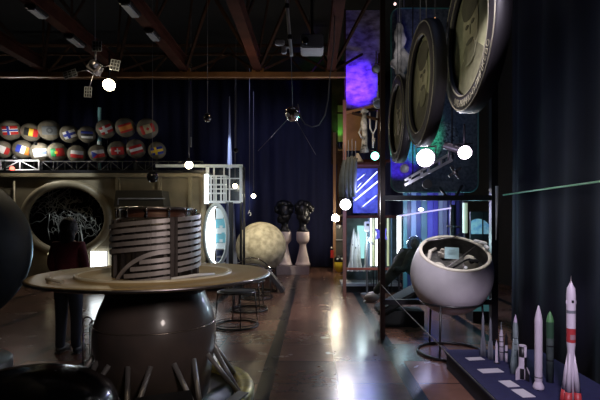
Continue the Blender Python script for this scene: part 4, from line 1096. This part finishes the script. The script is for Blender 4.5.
# ------------------------------------------------------------------ round portraits
def text_ring(s, size, r, a_start, y):
    cu = bpy.data.curves.new('t', 'FONT'); cu.body = s; cu.size = size; cu.extrude = .001
    o = bpy.data.objects.new('t', cu); C.objects.link(o); bpy.context.view_layer.update()
    dg = bpy.context.evaluated_depsgraph_get(); me = bpy.data.meshes.new_from_object(o.evaluated_get(dg))
    mb = MB(); vs = []
    for v in me.vertices:
        a = a_start+v.co.x/r; rr = r-v.co.y*1.0
        vs.append((rr*math.cos(a), y-v.co.z, rr*math.sin(a)))
    mb.add(vs, [list(p_.vertices) for p_ in me.polygons])
    bpy.data.objects.remove(o); bpy.data.meshes.remove(me); return mb
olive = mat('olive_print', (.46,.45,.26), .6, col2=(.27,.27,.15), scale=5)
olive_d = mat('olive_dark_print', (.10,.095,.055), .6, var=.3); olive_l = mat('olive_light_print', (.46,.43,.26), .6, var=.35, scale=12); olive_m = mat('olive_mid_print', (.25,.24,.14), .6, var=.3, scale=12)
rimm = mat('dark_mauve_rim', (.017,.014,.019), .6); gold = mat('pale_gold_line', (.22,.20,.14), .5)
def portrait(loc, rad, rz, label, style, txt=None):
    t = thing('round_portrait', loc, label, 'portrait', 'round framed portraits hanging over the aisle')
    def pr(name, mb, m, par=None):
        for i in range(len(mb.v)): mb.v[i] = mb.v[i]+Vector(loc)
        return part(name, mb, m, par or t)
    X = Matrix.Rotation(R(90), 4, 'X')   # lathe axis z -> -y
    fr = pr('frame', MB().lathe([(rad*.76,.02),(rad*.76,.045),(rad*.80,.055),(rad*.97,.05),(rad,.03),(rad,-.06),(rad*.7,-.06),(rad*.70,.0)], (0,0,0), 72, X), rimm)
    pr('picture', MB().lathe([(0,.0),(rad*.79,.0),(rad*.79,-.02)], (0,0,0), 64, X), olive)
    pr('inner_line', MB().tube(ring((0,-.048,0), rad*.775, 64, 'xz'), .008, 6, closed=True), gold, fr)
    pr('outer_line', MB().tube(ring((0,-.050,0), rad*.965, 64, 'xz'), .006, 6, closed=True), gold, fr)
    s = rad
    def e(cx, cz, rx, rz_, y=-.004): return MB().prism([(cx*s+rx*s*math.cos(2*PI*k/28)*(1+.06*math.sin(5*2*PI*k/28+cx*9)), cz*s+rz_*s*math.sin(2*PI*k/28)) for k in range(28)], .004, Matrix.Translation((0,y,0)))
    pic = t.children[1]
    dx = (.0, .04, -.03)[style]
    pr('coat', MB().prism([(-.52*s,-.55*s),(-.46*s,-.30*s),(-.16*s,-.14*s),(0,-.22*s),(.18*s,-.14*s),(.46*s,-.32*s),(.52*s,-.55*s),(.3*s,-.69*s),(0,-.745*s),(-.3*s,-.69*s)], .004, Matrix.Translation((0,-.003,0))), (olive_m, olive_d, olive_m)[style], pic)
    pr('collar', MB().prism([(-.12*s,-.16*s),(0,-.36*s),(.13*s,-.16*s),(0,-.24*s)], .004, Matrix.Translation((0,-.0075,0))), olive_l, pic)
    pr('face', e(dx, .10, .29, .40, -.007), olive_l, pic)
    pr('hair', e(dx, .46, .33, .22, -.010), olive_d, pic)
    pr('beard', e(dx-.02, -.20, .17+.03*style, .16, -.011), olive_m if style else olive_d, pic)
    pr('eye', e(dx-.11, .17, .06, .03, -.012), olive_d, pic); pr('eye', e(dx+.11, .17, .06, .03, -.012), olive_d, pic)
    pr('nose', e(dx+.01, .10, .025, .07, -.012), olive_m, pic); pr('moustache', e(dx, -.06, .13, .035, -.013), olive_d, pic)
    if txt: pr('lettering', text_ring(txt, rad*.13, rad*.915, R(238), -.0562), mat('gold_letters', (.22,.20,.13), .6), fr)
    pr('suspension_cable', MB().tube([(-.2*s,0,rad*.95),(-.2*s,0,6.95-loc[2])], .005, 5).tube([(.2*s,0,rad*.95),(.2*s,0,6.95-loc[2])], .005, 5), cable)
    t.rotation_euler = (0,0,rz)
    return t
portrait((1.16, 6.05, 2.98), .585, R(-90), 'round framed portrait farthest from the viewer and smallest, left of the bar', 0, 'НИКОЛАЙ')
portrait((1.085, 4.43, 2.95), .60, R(-90), 'middle round framed portrait, tall narrow oval in view', 1)
portrait((1.265, 3.58, 3.08), .60, R(-90), 'nearest and largest round portrait of a bearded man, cut by the picture top', 2, 'ОЛЬЖИЧ·Ю·О·ЛИНКЕВО')

# ------------------------------------------------------------------ capsule
cc = P(451, 274.5, 5.5); r = .488
t = thing('descent_capsule', (cc.x, cc.y, 0), 'white ball shaped space capsule with open top on a black ring stand', 'spacecraft')
T = Matrix.Rotation(R(27), 4, 'X')
a0 = R(58); zs = lambda a: (1.2 if math.cos(a) > 0 else 1.0)*math.cos(a)
prof = [(r*math.sin(a0+(PI-a0)*i/30), r*zs(a0+(PI-a0)*i/30)) for i in range(31)]
capm = mat('capsule_white', (.78,.74,.76), .45, col2=(.66,.62,.65), scale=4)
part('shell', MB().lathe(prof, cc, 72, T), capm, t)
ri = r-.035; a1 = R(56.5)
part('inner_liner', MB().lathe([(ri*math.sin(a1+(PI-a1)*i/24), ri*zs(a1+(PI-a1)*i/24)) for i in range(25)], cc, 48, T), mat('liner_grey', (.10,.095,.09), .7, var=.5, scale=12), t)
zt = r*zs(a0)
part('hatch_rim', MB().lathe([(ri*math.sin(a1),zt-.005),(ri*math.sin(a1),zt+.008),(r*math.sin(a0)+.004,zt+.008),(r*math.sin(a0)+.004,zt-.012)], cc, 72, T), mat('rim_pale', (.66,.60,.50), .45), t)
def L(x, y, z): return cc+(T @ Vector((x*1.06, y*1.06, z+.055)))
part('interior_floor', MB().lathe([(0,.10),(ri*.95,.08)], cc, 40, T), mat('floor_fabric', (.16,.15,.14), .8, var=.6, scale=14, bump=.6), t)
cre = mat('cream_padding', (.55,.50,.42), .6, var=.2)
part('seat_pad', MB().sphere(L(-.20,-.12,.08), .13, 20, 12, (.75,1,.8), M=Matrix.Rotation(.5,4,'Y')), cre, t)
part('seat_pad', MB().sphere(L(.20,-.02,.12), .13, 20, 12, (.55,1.1,.8), M=Matrix.Rotation(-.4,4,'Y')), cre, t)
part('headrest', MB().box(L(-.04,.20,.12), (.18,.12,.12), T, bev=.04), cre, t)
part('grab_arm', MB().tube([L(-.34,-.18,.22), L(-.27,.02,.26), L(-.18,.14,.22)], .022, 10), cre, t)
part('strap', MB().tube([L(.02,-.34,.28), L(.02,-.30,.14), L(.04,-.20,.06)], .020, 8), whitep, t)
part('tool', MB().tube([L(-.1,-.16,.1), L(.10,-.08,.2), L(.22,-.05,.22)], .012, 6).box(L(.19,-.1,.2), (.1,.06,.05), T, bev=.012), steel_dark, t)
part('rod', MB().tube([L(-.27,.2,.3), L(.05,.30,.28), L(.16,.36,.3)], .010, 6).tube([L(-.2,-.2,.1), L(.3,.2,.22)], .008, 6), brushed, t)
part('hinge', MB().box(L(.33,.15,.31), (.16,.05,.03), T @ Matrix.Rotation(-.5,4,'Z'), bev=.01).box(L(.37,.05,.30), (.05,.09,.025), T, bev=.008), whitep, t)
q = L(-.06,-.08,.30)
card = part('info_card', MB().box(q, (.165,.012,.135), Matrix.Rotation(R(-8),4,'X') @ Matrix.Rotation(R(3),4,'Y')), mat('pale_cyan_card', (.50,.74,.76), .5), t, 'pale cyan printed card')
mb = MB()
for k in range(4): mb.box(q+Vector((0,-.009,.035-.022*k)), (.11 if k else .07,.002,.004))
part('print_line', mb, mat('ink', (.2,.3,.33), .6), card)
part('band', MB().tube(ring((cc.x,cc.y,cc.z-.335), .362, 64), .014, 8, closed=True), wire, t)
part('rivet', MB().sphere(cc+Vector((.0,-r*.93,.15)), .014, 10, 8), brushed, t)
part('latch', MB().box(cc+Vector((-.27,-.36,.12)), (.10,.02,.03), Matrix.Rotation(-.6,4,'Z'), bev=.005), mat('latch_tan', (.3,.25,.18), .5), t)
for k in range(3):
    a = R(35)+k*2*PI/3+R(200)
    part('stand_leg', MB().tube([(cc.x+.37*math.cos(a),cc.y+.37*math.sin(a),cc.z-.335),(cc.x+.40*math.cos(a),cc.y+.40*math.sin(a),.02)], .013, 8), wire, t)
part('stand_ring', MB().tube(ring((cc.x,cc.y,.018), .40, 56), .018, 8, closed=True), wire, t)

# reclining suit behind rail
g = mat('dark_green_suit', (.045,.058,.042), .8, col2=(.02,.028,.022), scale=8, bump=.5)
base = P(392, 0, 7.0)
t = thing('reclining_suit_dummy', (base.x, 7.0, 0), 'dark green padded flight suit dummy reclining with clear round helmet behind the rail', 'mannequin')
pts = [P(414,250,7.1), P(410,262,7.0), P(404,268,7.0), P(396,274,6.9), P(388,278,6.85)]
J = [tuple(pts[1])+(.15,), tuple(pts[0])+(.12,), tuple(pts[2])+(.15,), (pts[2].x-.13,6.85,pts[2].z+.02,.10), (pts[2].x-.32,6.8,pts[2].z-.18,.08), (pts[2].x-.50,6.75,pts[2].z-.36,.06), (pts[2].x-.08,7.2,pts[2].z-.02,.10), (pts[2].x-.26,7.2,pts[2].z-.22,.08), (pts[2].x-.42,7.15,pts[2].z-.40,.06),
     (pts[0].x-.10,6.9,pts[0].z-.08,.075), (pts[0].x-.24,6.75,pts[0].z-.28,.055), (pts[0].x-.40,6.7,pts[0].z-.26,.045), (pts[0].x+.08,7.3,pts[0].z-.10,.07), (pts[0].x-.05,7.4,pts[0].z-.3,.05)]
E = [(0,1),(0,2),(2,3),(3,4),(4,5),(2,6),(6,7),(7,8),(1,9),(9,10),(10,11),(1,12),(12,13)]
J = [(j[0]-t.location.x, j[1]-t.location.y, j[2], j[3]) for j in J]
skinned('suit', J, E, g, t)
part('helmet', MB().sphere(P(415,244,7.1), .13, 24, 14), mat('helmet_glassy', (.12,.18,.18), .15, alpha=.55), t)
part('head', MB().sphere(P(415,244,7.1), .085, 20, 12, (.8,.9,1.1)), mat('dummy_face', (.2,.15,.12), .6), t)
for (xx, yy, zz) in ((pts[2].x-.54,6.73,pts[2].z-.42), (pts[2].x-.46,7.13,pts[2].z-.45)):
    part('boot', MB().sphere((xx,yy,zz), .09, 16, 10, (1.3,.8,.7)).box((xx-.02,yy,zz-.06), (.2,.1,.03), bev=.01), mat('boot_white', (.45,.42,.40), .5), t)
part('couch', MB().box((P(400,0,7.05).x,7.05,.40), (.85,.55,.10), Matrix.Rotation(R(-28),4,'Y'), bev=.03).box((P(402,0,7.05).x,7.05,.12), (.6,.4,.24)), mat('couch_cloth', (.012,.014,.013), .9), t)

# rope barrier
A = Vector((xA-.02,YA-.04,.74)); B = Vector((.89,1.9,.73))
pts = [A+(B-A)*k/12+Vector((0,0,-.02*math.sin(PI*k/12))) for k in range(13)]
t = thing('rope_barrier', (B.x, B.y, 0), 'thin white barrier rope running from the dark post towards the viewer', 'rope')
part('rope', MB().tube(pts, .0045, 6), mat('rope_white', (.22,.21,.20), .7), t)
part('stanchion', MB().cyl((B.x,B.y,0),(B.x,B.y,.78), .018, n=12).cyl((B.x,B.y,0),(B.x,B.y,.02), .13, n=24), steel_dark, t)

# ------------------------------------------------------------------ rocket table
ZT = .20
def TP(px, py):   # point of the table top seen at that pixel
    Y = (H-ZT)*F/(py-VY); return Vector(((px-VX)*Y/F, Y, ZT))
t = thing('display_table', (1.96, 3.9, 0), 'low blue cloth covered table under the rocket models', 'table')
part('table_top', MB().box((1.96, 3.9, ZT-.02), (1.04, 2.1, .04), bev=.008), mat('blue_cloth', (.018,.020,.085), .85, var=.25, scale=20), t)
part('skirt', MB().box((1.96, 3.9, (ZT-.04)/2), (1.0, 2.04, ZT-.04)), mat('dark_blue_skirt', (.010,.010,.022), .9), t)
for i, (px, py, wx, wy, lab) in enumerate(((475,359,.17,.09,'white caption card farthest from the viewer on the blue table'), (490.5,371,.21,.11,'largest white caption card in front of the slender silver rockets'), (509,384,.11,.15,'white caption card in front of the checkered rocket'), (523,393.5,.11,.17,'white caption card closest to the big plain white rocket'))):
    q = TP(px, py)
    t = thing('caption_card', q, lab, 'card', 'caption cards on the blue table')
    part('card', MB().box(q+Vector((0,0,.003)), (wx,wy,.004), Matrix.Rotation(R(8),4,'Z')), mat('card_white', (.66,.64,.68), .6), t)
rw = mat('rocket_white', (.66,.60,.68), .45, var=.06); rg = mat('rocket_grey', (.25,.27,.30), .4, .3); rs = mat('rocket_silver_green', (.34,.42,.42), .4, .3, col2=(.20,.27,.27), scale=9)
rk = mat('rocket_black', (.012,.012,.014), .4); rr_ = mat('rocket_red', (.42,.04,.045), .45); rgd = mat('rocket_dark_green', (.035,.09,.05), .45); rgr = mat('rocket_green', (.10,.28,.10), .45)
def rt(px, py_b, py_t, label):
    b = TP(px, py_b); h = (py_b-py_t)*b.y/F
    return thing('rocket_model', b, label, 'rocket model', 'rocket models on the blue table'), b, h, b.y/F
# tall probes 1,2
for (px, pb, pt, lab) in ((483,356,312,'dim grey needle rocket farthest left on the blue table'), (490.5,359,317,'dim grey needle rocket second from the left, with broad base')):
    t, b, h, u = rt(px, pb, pt, lab)
    part('core', MB().lathe([(0,0),(1.6*u,0),(1.5*u,h*.45),(1.3*u,h*.8),(.8*u,h*.92),(0,h)], b, 16), rg, t)
    for k in range(4):
        a = k*PI/2+.4; q = b+Vector((2.2*u*math.cos(a),2.2*u*math.sin(a),0))
        part('booster', MB().lathe([(0,0),(1.1*u,0),(1.0*u,h*.2),(.3*u,h*.42),(0,h*.44)], q, 12), rg, t)
t, b, h, u = rt(496.5, 363, 340, 'smallest white rocket on the blue table')
part('body', MB().lathe([(0,0),(2.2*u,0),(1.3*u,h*.1),(1.3*u,h*.75),(.5*u,h*.93),(0,h)], b, 16), rw, t); part('foot_flange', MB().cyl(b, b+Vector((0,0,.008)), 2.8*u), rk, t)
t, b, h, u = rt(501.3, 360, 321, 'slim white rocket with thin black bands and pointed tower')
part('body', MB().lathe([(0,0),(2.2*u,0),(2.2*u,h*.45),(1.9*u,h*.5),(1.9*u,h*.62),(1.0*u,h*.78)], b, 20), rw, t)
part('escape_tower', MB().lathe([(1.0*u,h*.78),(.5*u,h*.84),(.4*u,h*.95),(0,h)], b, 12), rg, t)
for f in (.2,.34,.47,.6): part('band', MB().lathe([(2.25*u,h*f),(2.3*u,h*f+.003),(2.25*u,h*f+.008)], b, 20), rk, t)
t, b, h, u = rt(506.3, 362, 331, 'small black rocket with white middle section')
part('body', MB().lathe([(0,0),(1.4*u,0),(1.4*u,h*.15),(1.4*u,h*.55)], b, 16), rw, t); part('upper_stage', MB().lathe([(1.4*u,h*.55),(1.2*u,h*.8),(.3*u,h*.95),(0,h)], b, 16), rk, t); part('band', MB().lathe([(1.45*u,h*.3),(1.5*u,h*.33),(1.45*u,h*.36)], b, 16), rk, t)
# conical R-7 style
t, b, h, u = rt(515.5, 373, 314, 'silver green rocket with tapered side boosters and pink tip')
part('core', MB().lathe([(0,0),(3.0*u,0),(2.6*u,h*.5),(2.5*u,h*.78),(1.8*u,h*.86)], b, 20), rs, t)
part('nose', MB().lathe([(1.8*u,h*.86),(1.2*u,h*.93),(0,h)], b, 16), mat('pinkish_nose', (.6,.5,.66), .4), t)
for k in range(4):
    a = k*PI/2+.3; q = b+Vector((3.6*u*math.cos(a),3.6*u*math.sin(a),0)); top = b+Vector((2.0*u*math.cos(a),2.0*u*math.sin(a),h*.66))
    part('booster', MB().tube([q, q+(top-q)*.35, q+(top-q)*.75, top], [2.4*u,2.1*u,1.2*u,.2*u], 14), rs, t)
    part('ring', MB().tube(ring(b+Vector((0,0,h*(.3+.1*k))), 2.9*u, 20), .3*u, 5, closed=True), rk, t)
# checkered
t, b, h, u = rt(522.5, 379, 345, 'black and white checkered stubby rocket with white tail fin')
n = 16
body = MB().lathe([(0,0),(3.0*u,0),(3.9*u,h*.02),(3.9*u,h*.33),(3.9*u,h*.66),(3.9*u,h*.97),(0,h*.98)], b, 16, mif=lambda i, j: (1 if ((j//4)+i) % 2 else 0), smooth=True)
part('body', body, [rk, rw], t)
for k in range(4): part('fin', MB().prism([(3.6*u,0),(8.5*u,0),(8.5*u,h*.18),(3.6*u,h*.42)], .008, Matrix.Translation(b) @ Matrix.Rotation(k*PI/2+R(200),4,'Z')), rw if k != 1 else rk, t)
part('top_plate', MB().cyl(b+Vector((0,0,h*.97)), b+Vector((0,0,h*1.0)), 3.4*u, n=16), rw, t)
# big white
t, b, h, u = rt(538.5, 389, 305, 'big plain white rocket with pointed nose and flared foot')
part('body', MB().lathe([(3.3*u,h*.09),(3.6*u,h*.11),(3.7*u,h*.82)], b, 28), rw, t)
part('nose', MB().lathe([(3.7*u,h*.82),(3.3*u,h*.85),(2.0*u,h*.93),(.6*u,h*.99),(0,h)], b, 28), rw, t)
part('flared_foot', MB().lathe([(0,0),(4.6*u,0),(5.3*u,.01),(5.2*u,h*.035),(3.3*u,h*.09)], b, 28), rw, t)
for k in range(6): a = k*PI/3; part('nozzle', MB().lathe([(1.1*u,-.0),(.8*u,.012)], b+Vector((4.2*u*math.cos(a),4.2*u*math.sin(a),0)), 10), rk, t)
part('band', MB().lathe([(3.75*u,h*.14),(3.8*u,h*.145),(3.75*u,h*.15)], b, 28), rk, t)
# dark green
t, b, h, u = rt(550, 382, 311, 'dark green rocket with bright green nose behind the big white one')
part('body', MB().lathe([(0,0),(3.4*u,0),(3.4*u,h*.62)], b, 24), mat('rocket_slate', (.10,.13,.12), .45, col2=(.05,.07,.065), scale=10), t)
part('upper_stage', MB().lathe([(3.4*u,h*.62),(3.5*u,h*.64),(3.5*u,h*.85)], b, 24), rgd, t)
part('nose', MB().lathe([(3.5*u,h*.85),(2.6*u,h*.92),(1.0*u,h*.98),(0,h)], b, 24), rgr, t)
for f in (.3,.5): part('band', MB().lathe([(3.45*u,h*f),(3.55*u,h*f+.005),(3.45*u,h*f+.012)], b, 24), rk, t)
# big red and white with four boosters
t, b, h, u = rt(571, 409, 277, 'tallest rocket, white with red bands and four red based boosters')
def zz(py): return (409-py)*u
part('lower_core', MB().lathe([(0,0),(3.6*u,0),(3.2*u,zz(372)),(3.4*u,zz(350)),(4.2*u,zz(342))], b, 28), rw, t)
part('red_stage', MB().lathe([(4.2*u,zz(342)),(4.2*u,zz(328))], b, 28), rr_, t)
part('emblem', MB().lathe([(4.3*u,zz(339)),(4.3*u,zz(334))], b, 16, a0=R(230), a1=R(300)), mat('emblem_grey', (.35,.2,.22), .5), t)
part('upper_stage', MB().lathe([(4.2*u,zz(328)),(4.2*u,zz(313))], b, 28), rw, t)
part('grey_band', MB().lathe([(4.3*u,zz(313)),(4.3*u,zz(310))], b, 28), rg, t)
part('payload_shroud', MB().lathe([(4.2*u,zz(310)),(4.3*u,zz(295)),(3.6*u,zz(288)),(2.0*u,zz(285)),(1.5*u,zz(283))], b, 28), rw, t)
part('escape_tower', MB().lathe([(1.5*u,zz(283)),(.7*u,zz(281)),(.5*u,zz(278)),(0,zz(275))], b, 14), brushed, t)
part('hatch_window', MB().box(b+Vector((-.6*u,-4.2*u,zz(301))), (2.2*u,.004,2.6*u)), rk, t)
part('fairing_fin', MB().box(b+Vector((4.2*u,0,zz(302))), (1.6*u,.006,3*u)).box(b+Vector((-4.2*u,0,zz(302))), (1.6*u,.006,3*u)), rw, t)
for k in range(4):
    a = k*PI/2+R(40); q = b+Vector((7.2*u*math.cos(a),7.2*u*math.sin(a),0)); top = b+Vector((3.0*u*math.cos(a),3.0*u*math.sin(a),zz(353)))
    mid = q+(top-q)*.33
    bo = part('booster', MB().tube([mid, q+(top-q)*.7, top], [3.2*u,2.0*u,.4*u], 18), rw, t)
    part('red_skirt', MB().tube([q, mid], [4.0*u,3.2*u], 18), rr_, bo)

# ------------------------------------------------------------------ general lighting from added, unseen lights without fixtures
light('SPOT', (-.2, 1.6, 4.4), 90, (1,.78,.5), .15, aim=(CX, CY, 1.1), ang=34)       # on the lander
light('SPOT', (.6, .6, 2.2), 140, (1,.86,.8), .25, aim=(CX+.1, CY, .9), ang=24)  # added low light on the hull
light('SPOT', (.9, 2.4, 3.6), 480, (.92,.86,1), .15, aim=(1.65, 5.4, .9), ang=22)    # on the capsule
light('SPOT', (1.55, 5.1, 3.6), 120, (1,.95,.95), .1, aim=(1.68, 5.5, .9), ang=30)  # added downward light into the capsule
light('POINT', P(425, 180, 5.0), 7, (.8,.8,1), .08)  # added fill on the spotlight bar
light('POINT', P(446, 120, 6.2), 2.5, (.4,.6,1), .08)  # added bluish fill on the dark sheet
light('SPOT', (-.6, 3.2, 3.0), 32, (1,.96,.78), .15, aim=(1.2, 4.8, 3.0), ang=75)       # on portraits
light('SPOT', (.9, 1.0, 2.9), 420, (.9,.78,1), .12, aim=(1.9, 3.9, .5), ang=30)        # on rocket table
light('SPOT', (-1.0, 9.4, 3.4), 500, (1,.9,.68), .1, aim=(-1.42, 12.3, 1.0), ang=26)  # moon
light('SPOT', (.0, 10.5, 4.6), 160, (1,.82,.75), .1, aim=(-.6, 13.8, 1.0), ang=26)     # pedestals
light('SPOT', (-1.5, 11.0, 5.6), 75, (.45,.5,1), .3, aim=(-.8, 15.9, 2.2), ang=80)   # blue wash on far curtain
light('SPOT', (-2.2, 11.2, 5.6), 800, (.6,.7,1), .1, aim=(-2.6, 14, 3.7), ang=17)      # spire
light('SPOT', (.8, 3.5, 5.2), 14, (.35,.5,.95), .4, aim=(2.6, 3.0, 1.8), ang=80)        # right curtain
light('SPOT', (-3.0, 6.2, 4.4), 60, (1,.85,.55), .2, aim=(-4.4, YF, 1.0), ang=52)      # tan mock-up
light('SPOT', (.1, 8.0, 5.2), 330, (1,.86,.78), .3, aim=(.3, 8.6, 0), ang=56)        # aisle floor
light('POINT', (-1.2, 7.9, 4.1), 6, (1,.7,.45), .1)                                   # warm glow on beams

w = bpy.data.worlds.new('World'); bpy.context.scene.world = w; w.use_nodes = True
w.node_tree.nodes['Background'].inputs[0].default_value = (.5,.6,1,1); w.node_tree.nodes['Background'].inputs[1].default_value = .0
# ------------------------------------------------------------------ camera
cd = bpy.data.cameras.new('camera'); cam = bpy.data.objects.new('camera', cd); C.objects.link(cam)
cam.location = (0, 0, H); cam.rotation_euler = (R(90), 0, 0)
cd.sensor_width = 36; cd.lens = F/600*36; cd.shift_x = -(VX-300)/600; cd.shift_y = (VY-200)/600; cd.clip_start = .05
sc_ = bpy.context.scene; sc_.camera = cam
sc_.view_settings.view_transform = 'Standard'; sc_.view_settings.look = 'None'; sc_.view_settings.gamma = 1; sc_.view_settings.exposure = 0
sc_.cycles.use_denoising = True; sc_.cycles.max_bounces = 6; sc_.cycles.caustics_reflective = False; sc_.cycles.sample_clamp_indirect = 4
